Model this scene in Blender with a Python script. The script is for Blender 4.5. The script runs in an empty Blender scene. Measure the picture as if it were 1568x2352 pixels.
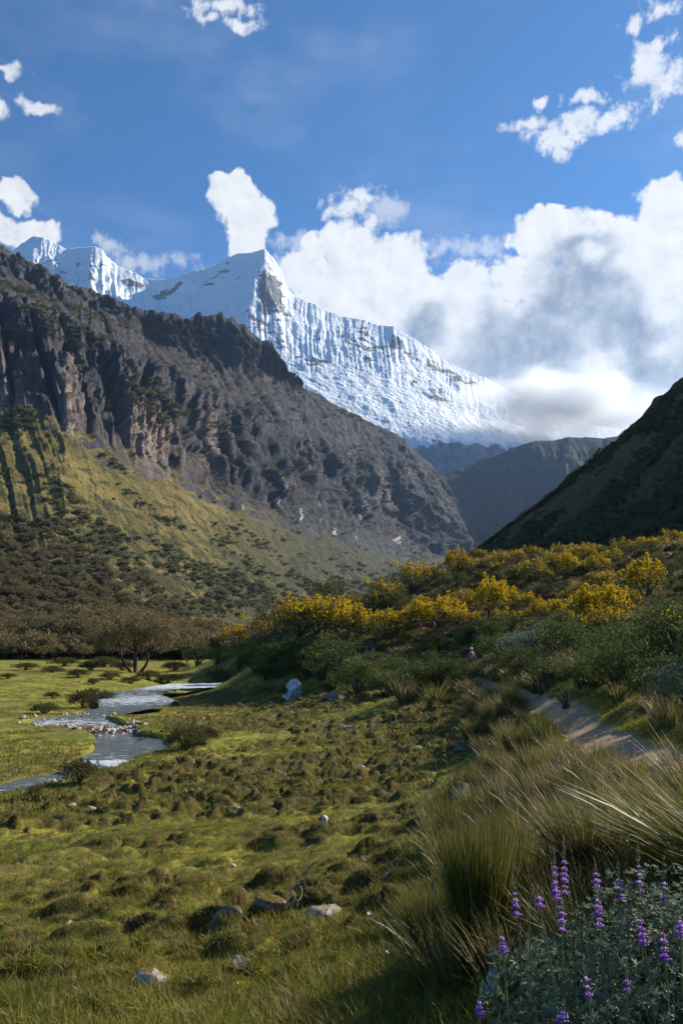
import bpy, math, random
import numpy as np
from mathutils import Vector, Matrix
random.seed(7)
R = math.radians
SC = bpy.context.scene
COL = SC.collection

# ------------------------------------------------------------ camera
F_ = 1837.0; CX = 784.0; CY = 1176.0           # measured in a 1568 x 2352 view of the photograph
TH = math.atan(294.0 / F_)                      # camera pitched up 9.1 degrees
CT, ST = math.cos(TH), math.sin(TH)
cam_d = bpy.data.cameras.new('camera'); cam = bpy.data.objects.new('camera', cam_d); COL.objects.link(cam)
cam.location = (0, 0, 0); cam.rotation_euler = (R(90) + TH, 0, 0)
cam_d.sensor_fit = 'VERTICAL'; cam_d.sensor_height = 36.0; cam_d.lens = 36.0 * F_ / 2352.0
cam_d.clip_start = 0.05; cam_d.clip_end = 40000
SC.camera = cam

# ------------------------------------------------------------ light and exposure
SUN_AZ, SUN_EL = 60.0, 33.0                     # degrees right of the view, above the horizon
sun_vec = Vector((math.cos(R(SUN_EL)) * math.sin(R(SUN_AZ)), math.cos(R(SUN_EL)) * math.cos(R(SUN_AZ)), math.sin(R(SUN_EL))))
sd = bpy.data.lights.new('sun', 'SUN'); sd.energy = 5.0; sd.angle = R(0.53); sd.color = (1.0, 0.93, 0.80)
so = bpy.data.objects.new('sun', sd); COL.objects.link(so)
so.rotation_euler = (-sun_vec).to_track_quat('-Z', 'Y').to_euler()
SC.view_settings.view_transform = 'Standard'; SC.view_settings.look = 'None'
SC.view_settings.exposure = 0.90; SC.view_settings.gamma = 1.0
SC.render.engine = 'CYCLES'
SC.cycles.max_bounces = 6; SC.cycles.diffuse_bounces = 2; SC.cycles.glossy_bounces = 2
SC.cycles.transmission_bounces = 3; SC.cycles.volume_bounces = 1; SC.cycles.transparent_max_bounces = 8
SC.cycles.use_adaptive_sampling = True; SC.cycles.adaptive_threshold = 0.02
SC.cycles.use_denoising = True
SC.cycles.sample_clamp_indirect = 4.0

class NT:
    """small helper to write node trees as expressions"""
    def __init__(s, tree): s.t = tree; s.n = tree.nodes; s.l = tree.links
    def node(s, typ, **kw):
        n = s.n.new(typ)
        for k, v in kw.items():
            if k == 'inp':
                for kk, vv in v.items(): s.set(n.inputs[kk], vv)
            else: setattr(n, k, v)
        return n
    def set(s, sock, v):
        if isinstance(v, bpy.types.NodeSocket): s.l.new(v, sock)
        elif isinstance(v, bpy.types.Node): s.l.new(v.outputs[0], sock)
        else: sock.default_value = v
    def m(s, op, a, b=None, c=None, clamp=False):
        n = s.n.new('ShaderNodeMath'); n.operation = op; n.use_clamp = clamp
        s.set(n.inputs[0], a)
        if b is not None: s.set(n.inputs[1], b)
        if c is not None: s.set(n.inputs[2], c)
        return n.outputs[0]
    def v(s, op, a, b=None):
        n = s.n.new('ShaderNodeVectorMath'); n.operation = op; s.set(n.inputs[0], a)
        if b is not None: s.set(n.inputs[1], b)
        return n.outputs['Value'] if op in ('LENGTH', 'DOT_PRODUCT', 'DISTANCE') else n.outputs[0]
    def vs(s, a, k):
        n = s.n.new('ShaderNodeVectorMath'); n.operation = 'SCALE'; s.set(n.inputs[0], a); s.set(n.inputs['Scale'], k); return n.outputs[0]
    def noise(s, vec, scale, detail=4, rough=0.55, out='Fac', dist=0.0, typ='FBM', lac=2.0):
        n = s.n.new('ShaderNodeTexNoise'); s.set(n.inputs['Vector'], vec)
        if typ != 'FBM': n.noise_type = typ; n.normalize = True
        n.inputs['Scale'].default_value = scale; n.inputs['Detail'].default_value = detail
        n.inputs['Roughness'].default_value = rough; n.inputs['Distortion'].default_value = dist
        n.inputs['Lacunarity'].default_value = lac
        return n.outputs[0] if out == 'Fac' else n.outputs['Color']
    def ramp(s, f, stops, interp='LINEAR'):
        n = s.n.new('ShaderNodeValToRGB'); s.set(n.inputs[0], f); cr = n.color_ramp; cr.interpolation = interp
        while len(cr.elements) < len(stops): cr.elements.new(0.5)
        for e, (p, c) in zip(cr.elements, stops):
            e.position = p; e.color = (c[0], c[1], c[2], 1) if not isinstance(c, (int, float)) else (c, c, c, 1)
        return n.outputs[0]
    def sm(s, f, a, b, lo=0.0, hi=1.0):
        n = s.n.new('ShaderNodeMapRange'); n.interpolation_type = 'SMOOTHSTEP'; s.set(n.inputs[0], f)
        s.set(n.inputs[1], a); s.set(n.inputs[2], b); s.set(n.inputs[3], lo); s.set(n.inputs[4], hi); return n.outputs[0]
    def mix(s, f, a, b, mode='MIX'):
        n = s.n.new('ShaderNodeMix'); n.data_type = 'RGBA'; n.blend_type = mode
        s.set(n.inputs[0], f)
        for i, v in ((6, a), (7, b)):
            if isinstance(v, tuple): v = (v[0], v[1], v[2], 1)
            s.set(n.inputs[i], v)
        return n.outputs[2]
    def attr(s, name, out='Fac'):
        n = s.n.new('ShaderNodeAttribute'); n.attribute_name = name; return n.outputs[out]
    def pos(s): return s.n.new('ShaderNodeNewGeometry').outputs['Position']
    def bump(s, h, strength=0.5, dist=1.0, normal=None):
        n = s.n.new('ShaderNodeBump'); s.set(n.inputs['Height'], h); n.inputs['Strength'].default_value = strength
        n.inputs['Distance'].default_value = dist
        if normal is not None: s.set(n.inputs['Normal'], normal)
        return n.outputs[0]

def P(dx, dy, D):
    """point of the place seen at (dx, dy) of the measured view, D metres ahead"""
    X = (dx - CX) / F_; U = (CY - dy) / F_
    y = CT - U * ST; z = ST + U * CT; s = D / y
    return np.array((X * s, D, z * s))
def azel(dx, dy):
    p = P(dx, dy, 1.0)
    return math.degrees(math.atan2(p[0], p[1])), math.degrees(math.atan2(p[2], math.hypot(p[0], p[1])))

# ------------------------------------------------------------ world: Nishita sky with clouds placed by azimuth and elevation
W = bpy.data.worlds.new('World'); SC.world = W; W.use_nodes = True
w = NT(W.node_tree); w.n.clear()
sky = w.node('ShaderNodeTexSky', sky_type='NISHITA'); sky.sun_disc = False
sky.sun_elevation = R(SUN_EL); sky.sun_rotation = R(SUN_AZ)
sky.altitude = 3900; sky.air_density = 1.0; sky.dust_density = 0.6; sky.ozone_density = 2.0
tc = w.node('ShaderNodeTexCoord').outputs['Generated']
sep = w.node('ShaderNodeSeparateXYZ', inp={0: tc})
AZ = w.m('MULTIPLY', w.m('ARCTAN2', sep.outputs[0], sep.outputs[1]), 57.29578)
EL = w.m('MULTIPLY', w.m('ARCSINE', w.m('MAXIMUM', w.m('MINIMUM', sep.outputs[2], 1.0), -1.0)), 57.29578)
ae = w.node('ShaderNodeCombineXYZ', inp={0: AZ, 1: EL, 2: 0.0}).outputs[0]
def warp(vec, scale, amp, off=0.0, det=2):
    c = w.noise(w.v('ADD', vec, (off, off * 1.7, off * 0.3)), scale, det, 0.5, out='Color')
    return w.v('ADD', vec, w.vs(w.v('SUBTRACT', c, (0.5, 0.5, 0.5)), amp))
def blobs(vec, lst):
    """largest of 1 - elliptical distance over the list of (px, py, rx px, ry px)"""
    acc = None
    for (x, y, rx, ry) in lst:
        a0, e0 = azel(x, y); a1, _ = azel(x + rx, y); _, e1 = azel(x, y - ry)
        d = w.v('MULTIPLY', w.v('SUBTRACT', vec, (a0, e0, 0)), (1 / max(a1 - a0, .05), 1 / max(e1 - e0, .05), 0))
        f = w.m('SUBTRACT', 1.0, w.v('LENGTH', d))
        acc = f if acc is None else w.m('MAXIMUM', acc, f)
    return acc
CUM = [(545, 470, 62, 70), (520, 440, 45, 45), (585, 495, 55, 62), (575, 560, 58, 75), (545, 425, 30, 30), (700, 620, 85, 85),
       (790, 580, 95, 85), (900, 620, 120, 100), (830, 700, 200, 140), (1020, 690, 180, 130), (1060, 640, 90, 65),
       (1290, 560, 130, 80), (1230, 530, 90, 52), (1255, 495, 55, 32), (1400, 560, 160, 85), (1530, 470, 75, 95), (1600, 520, 160, 130),
       (1350, 700, 260, 170), (1250, 850, 420, 180), (1500, 800, 300, 220), (1100, 800, 250, 150), (1750, 700, 300, 300),
       (1450, 1000, 500, 120), (1490, 600, 130, 100), (1200, 640, 110, 90), (1420, 640, 140, 80), (40, 520, 110, 45), (20, 445, 80, 38), (-80, 500, 90, 80), (700, 560, 28, 30), (1420, 520, 60, 42)]
SMALL = [(1320, 290, 150, 42), (1400, 275, 90, 32), (1280, 320, 60, 45), (1345, 225, 62, 26), (1200, 285, 70, 20), (1235, 235, 28, 18), (1285, 350, 30, 22),
         (1490, 150, 75, 60), (1530, 190, 70, 65), (1500, 110, 60, 35), (1530, 20, 60, 28), (1450, 55, 30, 22), (1470, 185, 50, 30), (1568, 320, 25, 30),
         (800, 470, 70, 30), (830, 445, 55, 25), (780, 490, 40, 30), (855, 510, 25, 35),
         (520, 15, 90, 28), (560, 55, 60, 22), (470, 35, 50, 22), (20, 160, 50, 18), (90, 245, 70, 22), (0, 250, 22, 32)]
WISP = [(260, 570, 50, 45), (300, 605, 55, 40), (360, 610, 60, 38), (420, 610, 50, 35), (240, 560, 30, 30), (680, 550, 60, 40), (880, 480, 90, 50), (1030, 560, 120, 45), (1120, 560, 60, 60)]
p1 = warp(warp(ae, 0.22, 3.2, 3.0), 0.75, 1.5, 9.0, 3)
fb = w.noise(w.v('ADD', ae, (31.0, 17.0, 4.0)), 0.55, 7, 0.62)
fbc = w.m('SUBTRACT', fb, 0.5)
vo = w.node('ShaderNodeTexVoronoi', feature='SMOOTH_F1', inp={'Vector': warp(ae, 0.8, 0.9, 2.0), 'Scale': 0.62, 'Smoothness': 0.35, 'Detail': 2.0, 'Roughness': 0.6})
puff = w.m('SUBTRACT', 0.45, vo.outputs['Distance'])
f1 = w.m('ADD', w.m('ADD', blobs(p1, CUM), w.m('MULTIPLY', fbc, 0.85)), w.m('MULTIPLY', puff, 0.26))
a1 = w.sm(f1, -0.06, 0.22)
fs_ = w.noise(w.v('ADD', ae, (3.0, 57.0, 4.0)), 1.0, 6, 0.62)
f2 = w.m('ADD', w.m('ADD', blobs(warp(ae, 0.6, 1.3, 3.0), SMALL), w.m('MULTIPLY', w.m('SUBTRACT', fs_, 0.5), 2.6)), w.m('MULTIPLY', puff, 0.3))
a2 = w.m('MULTIPLY', w.sm(f2, -0.20, 0.62), 0.88)
fw = w.noise(w.v('MULTIPLY', ae, (1.0, 0.8, 1)), 0.8, 6, 0.65)
f3 = w.m('ADD', blobs(p1, WISP), w.m('MULTIPLY', w.m('SUBTRACT', fw, 0.5), 2.4))
a3 = w.m('MULTIPLY', w.sm(f3, 0.1, 0.95), 0.55)
thin = w.m('MULTIPLY', w.sm(w.noise(w.v('MULTIPLY', ae, (0.5, 1.1, 1)), 0.09, 5, 0.6), 0.45, 0.8), 0.22)
alpha = w.m('MAXIMUM', w.m('MAXIMUM', a1, a2), w.m('MAXIMUM', a3, thin))
# thickness: the cloud's middle passes less light than its rim and crown
GREY = [(1300, 700, 120, 90), (1330, 640, 150, 120), (1200, 820, 230, 170), (1400, 900, 300, 130), (1430, 760, 170, 150), (1130, 900, 200, 110), (1250, 940, 380, 120), (1500, 960, 300, 130), (980, 760, 90, 60), (1340, 560, 90, 45)]
BRT = [(1180, 680, 60, 60), (1440, 610, 60, 40), (1520, 690, 90, 90), (1370, 810, 90, 40), (1250, 860, 50, 40), (1400, 870, 50, 40), (1360, 570, 40, 40)]
p2 = warp(warp(ae, 0.15, 3.0, 21.0), 0.5, 1.4, 5.0, 3)
g = w.sm(w.m('ADD', blobs(p2, GREY), w.m('MULTIPLY', fbc, 0.9)), -0.05, 0.75)
bq = w.sm(w.m('ADD', blobs(p2, BRT), w.m('MULTIPLY', fbc, 0.8)), -0.05, 0.8)
g = w.m('MULTIPLY', g, w.m('SUBTRACT', 1.0, w.m('MULTIPLY', bq, 0.85)))
fb_s = w.noise(w.v('ADD', ae, (31.0 + .45, 17.0 + .5, 4.0)), 0.55, 7, 0.62)
emb = w.m('MULTIPLY', w.m('SUBTRACT', fb, fb_s), 1.6)
body = w.sm(w.m('ADD', f1, 0.0), 0.15, 0.9)
relief = w.m('ADD', w.m('MULTIPLY', emb, 1.3), w.m('MULTIPLY', puff, 0.45))
tone = w.m('ADD', w.m('SUBTRACT', 0.96, w.m('MULTIPLY', g, 0.46)), w.m('MULTIPLY', relief, w.m('ADD', 0.25, w.m('MULTIPLY', g, 0.10))))
tone = w.m('SUBTRACT', tone, w.m('MULTIPLY', w.sm(fb, 0.45, 0.75), 0.07))
ccol = w.ramp(tone, [(0.0, (0.12, 0.17, 0.26)), (0.35, (0.30, 0.36, 0.46)), (0.62, (0.55, 0.61, 0.68)), (0.85, (0.87, 0.89, 0.91)), (1.0, (1.0, 1.0, 1.0))])
ccol = w.vs(ccol, 9.6)
skc = w.v('MULTIPLY', sky.outputs[0], (0.52, 1.28, 1.72))
fin = w.mix(alpha, skc, ccol)
below = w.m('LESS_THAN', EL, -0.5)
fin = w.mix(below, fin, (0.8, 0.9, 0.9))
bg = w.node('ShaderNodeBackground', inp={'Color': fin, 'Strength': 0.055})
wo = w.node('ShaderNodeOutputWorld'); w.l.new(bg.outputs[0], wo.inputs[0])
W.cycles.sampling_method = 'MANUAL'; W.cycles.sample_map_resolution = 512

# ------------------------------------------------------------ numpy noise
def _hash(ix, iy, seed):
    h = (ix.astype(np.int64) * 374761393 + iy.astype(np.int64) * 668265263 + seed * 1442695041) & 0xFFFFFFFF
    h = ((h ^ (h >> 13)) * 1274126177) & 0xFFFFFFFF
    return (h ^ (h >> 16)) & 0xFFFFFFFF
def noise2(x, y, seed=0):
    x = np.asarray(x, float); y = np.asarray(y, float)
    ix = np.floor(x); iy = np.floor(y); fx = x - ix; fy = y - iy
    u = fx * fx * fx * (fx * (fx * 6 - 15) + 10); v = fy * fy * fy * (fy * (fy * 6 - 15) + 10)
    def g(dx, dy):
        a = _hash(ix + dx, iy + dy, seed) * (2 * math.pi / 4294967296.0)
        return np.cos(a) * (fx - dx) + np.sin(a) * (fy - dy)
    a = g(0, 0) * (1 - u) + g(1, 0) * u; b = g(0, 1) * (1 - u) + g(1, 1) * u
    return (a * (1 - v) + b * v) * 1.5
def fbm(x, y, oct=5, seed=0, gain=0.5, lac=2.03):
    s = 0; a = 1; t = 0
    for o in range(oct):
        s = s + a * noise2(x, y, seed + o * 17); t += a; a *= gain; x = x * lac + 3.7; y = y * lac + 1.3
    return s / t
def ridged(x, y, oct=5, seed=0, gain=0.5, lac=2.07):
    s = 0; a = 1; t = 0
    for o in range(oct):
        s = s + a * (1 - np.abs(noise2(x, y, seed + o * 31)) * 1.8); t += a; a *= gain; x = x * lac + 5.1; y = y * lac + 2.3
    return s / t
def worley(x, y, seed=0, jit=0.9):
    ix = np.floor(x); iy = np.floor(y); d1 = np.full(x.shape, 9.0); d2 = d1.copy(); idv = np.zeros(x.shape)
    for dx in (-1, 0, 1):
        for dy in (-1, 0, 1):
            h = _hash(ix + dx, iy + dy, seed); h2 = _hash(ix + dx, iy + dy, seed + 99)
            px = ix + dx + 0.5 + jit * (h / 4294967296.0 - 0.5); py = iy + dy + 0.5 + jit * (h2 / 4294967296.0 - 0.5)
            d = np.hypot(px - x, py - y); c = d < d1
            d2 = np.where(c, d1, np.minimum(d2, d)); idv = np.where(c, h / 4294967296.0, idv); d1 = np.where(c, d, d1)
    return d1, d2, idv
def sstep(a, b, x):
    t = np.clip((x - a) / (b - a), 0, 1); return t * t * (3 - 2 * t)

# ------------------------------------------------------------ object helpers
def raw_mesh(name, V, Fc, mats=(), smooth=True, attrs=None, midx=None):
    me = bpy.data.meshes.new(name); V = np.asarray(V, np.float32); Fc = np.asarray(Fc, np.int32); k = Fc.shape[1]
    me.vertices.add(len(V)); me.vertices.foreach_set('co', V.ravel())
    me.loops.add(Fc.size); me.loops.foreach_set('vertex_index', Fc.ravel())
    me.polygons.add(len(Fc)); me.polygons.foreach_set('loop_start', np.arange(0, Fc.size, k, dtype=np.int32))
    me.polygons.foreach_set('loop_total', np.full(len(Fc), k, np.int32))
    if smooth: me.polygons.foreach_set('use_smooth', np.ones(len(Fc), bool))
    for m in (mats if isinstance(mats, (list, tuple)) else (mats,)): me.materials.append(m)
    if midx is not None: me.polygons.foreach_set('material_index', np.asarray(midx, np.int32))
    for an, arr in (attrs or {}).items():
        at = me.attributes.new(an, 'FLOAT', 'POINT'); at.data.foreach_set('value', np.asarray(arr, np.float32).ravel())
    me.update(calc_edges=True); me.validate()
    return me
def obj(name, me, parent=None, loc=None, link=True):
    o = bpy.data.objects.new(name, me)
    if link: COL.objects.link(o)
    if parent is not None: o.parent = parent
    if loc is not None: o.location = [float(q) for q in loc]
    return o
def tag(o, label=None, cat=None, group=None, kind=None):
    if label: o['label'] = label
    if cat: o['category'] = cat
    if group: o['group'] = group
    if kind: o['kind'] = kind
    return o
def thing(name, loc, label, cat, group=None, rz=0.0, scale=1.0):
    o = obj(name, None, loc=loc); o.rotation_euler = (0, 0, rz)
    o.scale = scale if isinstance(scale, (tuple, list)) else (scale,) * 3
    o.empty_display_size = 0.2
    return tag(o, label, cat, group)
def copy_thing(src, loc, rz, sc, label):
    r = src.copy(); COL.objects.link(r); r.location = [float(q) for q in loc]; r.rotation_euler = (0, 0, rz); r.scale = sc if isinstance(sc, tuple) else (sc,) * 3
    r['label'] = label
    for ch in list(src.children):
        c = ch.copy(); COL.objects.link(c); c.parent = r
        for g in list(ch.children):
            d = g.copy(); COL.objects.link(d); d.parent = c
    return r
def grid_faces(nv, nu, wrap=False):
    i = np.arange(nv * nu).reshape(nv, nu)
    a, b, c, d = i[:-1, :-1], i[:-1, 1:], i[1:, 1:], i[1:, :-1]
    return np.stack([a, b, c, d], -1).reshape(-1, 4)
def material(name, build):
    m = bpy.data.materials.new(name); m.use_nodes = True; t = NT(m.node_tree); t.n.clear()
    o = t.node('ShaderNodeOutputMaterial'); sh = build(t)
    t.l.new(sh if isinstance(sh, bpy.types.NodeSocket) else sh.outputs[0], o.inputs[0]); return m
def pbr(t, col, rough=0.9, normal=None, spec=0.2, **kw):
    n = t.node('ShaderNodeBsdfPrincipled'); t.set(n.inputs['Base Color'], col if not isinstance(col, tuple) else (*col, 1))
    t.set(n.inputs['Roughness'], rough); t.set(n.inputs['Specular IOR Level'], spec)
    if normal is not None: t.l.new(normal, n.inputs['Normal'])
    for k, v in kw.items(): t.set(n.inputs[k], v)
    return n
def leafmat(name, c1, c2, trans=0.35, scale=3.0, rough=0.62, spec=0.10):
    def b(t):
        oi = t.node('ShaderNodeObjectInfo').outputs['Random']
        nz = t.noise(t.pos(), scale, 3, 0.6)
        f = t.m('ADD', t.m('MULTIPLY', t.m('SUBTRACT', nz, 0.5), 1.6), t.m('ADD', 0.25, t.m('MULTIPLY', oi, 0.5)), clamp=True)
        c = t.mix(f, c1, c2)
        p = pbr(t, c, rough, spec=spec)
        tr = t.node('ShaderNodeBsdfTranslucent', inp={'Color': t.mix(0.0, t.vs(c, 1.35), (1, 1, 1))})
        ms = t.node('ShaderNodeMixShader', inp={0: trans}); t.l.new(p.outputs[0], ms.inputs[1]); t.l.new(tr.outputs[0], ms.inputs[2])
        return ms
    return material(name, b)

# ------------------------------------------------------------ terrain base height from measured points (thin-plate in azimuth, log distance)
def ray(dx, dy): return (dx - CX) / F_, CT - (CY - dy) / F_ * ST, ST + (CY - dy) / F_ * CT
def at_z(dx, dy, z):
    X, Y, Z = ray(dx, dy); s = z / Z; return (X * s, Y * s, z)
def at_d(dx, dy, D): return tuple(P(dx, dy, D))
ctl = []
for a in [(0,2352,-3.4),(300,2352,-3.2),(600,2352,-2.9),(850,2340,-2.55),(1050,2340,-2.3),(1150,2300,-2.15),
          (0,2100,-4.3),(400,2100,-4.1),(700,2100,-3.8),(950,2050,-3.35),(1040,2120,-2.9),(1100,2250,-2.3),
          (0,1950,-4.75),(400,1900,-4.75),(800,1900,-4.3),(1000,1880,-3.75),(0,1845,-5.14),(250,1810,-5.16),
          (500,1750,-5.1),(800,1750,-4.75),(1000,1750,-4.25),(1100,1750,-3.7),(0,1650,-5.15),(300,1650,-5.2),(600,1650,-5.1),
          (800,1650,-4.65),(1000,1660,-4.0),(690,1605,-4.85),(0,1550,-5.2),(300,1550,-5.2),(540,1545,-5.2),(430,1530,-5.2),(200,1512,-5.2),
          (1100,2000,-2.8),(1110,1900,-2.9),(1200,1960,-2.35),(1200,1850,-2.5),(1250,1760,-2.3),(1180,1680,-2.6),(1350,1900,-2.0),(1500,2000,-1.75),
          (1550,1800,-1.75),(1450,1735,-1.8),(1330,1660,-2.0),(1240,1615,-2.15),(1110,1572,-2.5),(1085,1542,-2.35),(957,1548,-2.7),
          (900,1622,-4.1),(1000,1642,-3.75),(700,1582,-4.8),(560,1550,-5.1),(1080,1620,-3.2)]:
    ctl.append(at_z(*a))
for a in [(860,1502,75),(700,1482,90),(850,1455,88),(1000,1450,80),(1000,1385,95),(1000,1335,112),(1080,1295,130),(1150,1280,132),(1300,1272,132),
          (1300,1400,70),(1300,1480,45),(1300,1560,30),(1500,1500,33),(1500,1410,55),(1500,1310,90),(1568,1250,115),(1500,1600,20),(1560,1660,15),
          (750,1425,110),(880,1380,120),(650,1455,118),(560,1495,135),(1150,1440,72),(1150,1360,95),(1400,1350,85),(1150,1500,58),
          (1700,1230,110),(1700,1400,50)]:
    ctl.append(at_d(*a))
def polar(az, r, z): ctl.append((r * math.sin(R(az)), r * math.cos(R(az)), z))
for az in range(-180, 180, 30):
    polar(az, 1.3, -1.72)
    polar(az, 0.8, -1.72)
polar(17, 3.0, -1.95); polar(25, 3.0, -1.85); polar(-10, 3.0, -2.2); polar(5, 3.0, -2.05); polar(-25, 3.0, -2.2)
for az in (-35, -60, -90, -130, -180):
    polar(az, 8, -3.6); polar(az, 36, -5.2); polar(az, 150, -5.3); polar(az, 600, -5.3)
for az in (38, 60, 90, 130, 175):
    polar(az, 10, -0.9); polar(az, 40, 4.0); polar(az, 120, 15); polar(az, 300, 25); polar(az, 700, 30)
for az in (-22, -15, -8, -2): polar(az, 230, -5.3); polar(az, 420, -5.3); polar(az, 800, -5.5)
polar(3, 200, 2); polar(3, 320, -5); polar(8, 200, 9); polar(8, 330, 0); polar(14, 200, 15); polar(20, 200, 18.5); polar(20, 320, 22)
for az in (5, 10, 20): polar(az, 700, -5)
ctl = np.array(ctl)
def to_pl(x, y):
    r = np.hypot(x, y); return np.stack([np.arctan2(x, y) * 2.2, np.log(np.maximum(r, 0.5))], -1)
def tps(d2): return 0.5 * d2 * np.log(d2 + 1e-12)
_cp = to_pl(ctl[:, 0], ctl[:, 1]); _n = len(_cp)
_K = tps(((_cp[:, None] - _cp[None]) ** 2).sum(-1)) + np.eye(_n) * 2e-4
_A = np.zeros((_n + 3, _n + 3)); _A[:_n, :_n] = _K; _A[:_n, _n] = 1; _A[:_n, _n + 1:] = _cp; _A[_n, :_n] = 1; _A[_n + 1:, :_n] = _cp.T
_w = np.linalg.solve(_A, np.concatenate([ctl[:, 2], [0, 0, 0]]))
def h_rbf(x, y):
    q = to_pl(np.ravel(x), np.ravel(y)); out = np.full(len(q), _w[_n]) + q @ _w[_n + 1:]
    for i in range(_n): out += _w[i] * tps(((q - _cp[i]) ** 2).sum(-1))
    return out.reshape(np.shape(x))
# base height table
LA = np.linspace(-math.pi, math.pi, 361); LR = np.linspace(math.log(0.6), math.log(1200), 420)
_aa, _rr = np.meshgrid(LA, LR); _TB = h_rbf(np.exp(_rr) * np.sin(_aa), np.exp(_rr) * np.cos(_aa))
_blend = sstep(math.log(450), math.log(1100), _rr); _TB = _TB * (1 - _blend) + (-5.5) * _blend
_back = sstep(R(120), R(180), np.abs(_aa)); 
def base_h(x, y):
    x = np.asarray(x, float); y = np.asarray(y, float)
    a = (np.arctan2(x, y) + math.pi) / (2 * math.pi) * 360; l = (np.log(np.maximum(np.hypot(x, y), 0.61)) - LR[0]) / (LR[1] - LR[0])
    a = np.clip(a, 0, 359.999); l = np.clip(l, 0, len(LR) - 1.001); ia = a.astype(int); il = l.astype(int); fa = a - ia; fl = l - il
    return ((_TB[il, ia] * (1 - fa) + _TB[il, ia + 1] * fa) * (1 - fl) + (_TB[il + 1, ia] * (1 - fa) + _TB[il + 1, ia + 1] * fa) * fl)

def seg_dist(x, y, pts):
    """distance to polyline and the parameter (index + t)"""
    best = np.full(np.shape(x), 1e9); par = np.zeros(np.shape(x))
    for i in range(len(pts) - 1):
        ax, ay = pts[i]; bx, by = pts[i + 1]; vx, vy = bx - ax, by - ay; L = vx * vx + vy * vy + 1e-9
        t = np.clip(((x - ax) * vx + (y - ay) * vy) / L, 0, 1); d = np.hypot(x - ax - t * vx, y - ay - t * vy)
        c = d < best; best = np.where(c, d, best); par = np.where(c, i + t, par)
    return best, par
def in_poly(x, y, poly):
    ins = np.zeros(np.shape(x), bool); n = len(poly)
    for i in range(n):
        x1, y1 = poly[i]; x2, y2 = poly[(i + 1) % n]
        c = ((y1 > y) != (y2 > y)) & (x < (x2 - x1) * (y - y1) / (y2 - y1 + 1e-12) + x1); ins ^= c
    return ins
WATER_Z = -5.30
RIV_PX = [(405,1571),(470,1571),(600,1566),(600,1571),(470,1578),(400,1581),(352,1588),(335,1594),(370,1608),(350,1621),(300,1630),(247,1640),(248,1650),(300,1672),
          (325,1692),(387,1699),(395,1722),(315,1749),(300,1758),(218,1775),(125,1800),(0,1828),(-300,1895),(-380,1860),(0,1800),(100,1781),(145,1768),
          (183,1745),(213,1722),(210,1698),(172,1680),(100,1677),(52,1668),(80,1652),(218,1638),(266,1625),(258,1606),(248,1590),(320,1586),(348,1580)]
RIV = [at_z(x, y, WATER_Z)[:2] for x, y in RIV_PX]
def g_hit(dx, dy, hf=None, r0=2.0, r1=900):
    hf = hf or base_h; X, Y, Z = ray(dx, dy); L = math.hypot(X, Y)
    rs = np.exp(np.linspace(math.log(r0), math.log(r1), 2400)); s = rs / L
    d = Z * s - hf(X * s, Y * s); k = np.nonzero(d < 0)[0]
    if len(k) == 0: return None
    k = max(k[0], 1); t = d[k - 1] / (d[k - 1] - d[k] + 1e-12); ss = s[k - 1] + (s[k] - s[k - 1]) * t
    return (X * ss, Y * ss, float(hf(X * ss, Y * ss)))
PATH_PX = [(2000,1800),(1750,1770),(1570,1765),(1470,1732),(1400,1702),(1320,1655),(1245,1616),(1180,1592),(1110,1573),(1060,1560),(1100,1545),(1085,1541)]
PATH = [g_hit(x, y)[:2] for x, y in PATH_PX[:10]]
_e = at_z(1085, 1541, -2.35)[:2]; PATH += [(_e[0] - 1.5, _e[1] - 3), _e, at_z(957,1548,-2.7)[:2], P(900,1520,70)[:2], P(860,1502,75)[:2], P(800, 1480, 95)[:2]]
PATH_W = 0.54
def river_sdf(x, y):
    d, _ = seg_dist(x, y, RIV + [RIV[0]]); return np.where(in_poly(x, y, RIV), -d, d)
BAR = at_z(245, 1679, WATER_Z)[:2]                  # gravel bar in the bend
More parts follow.
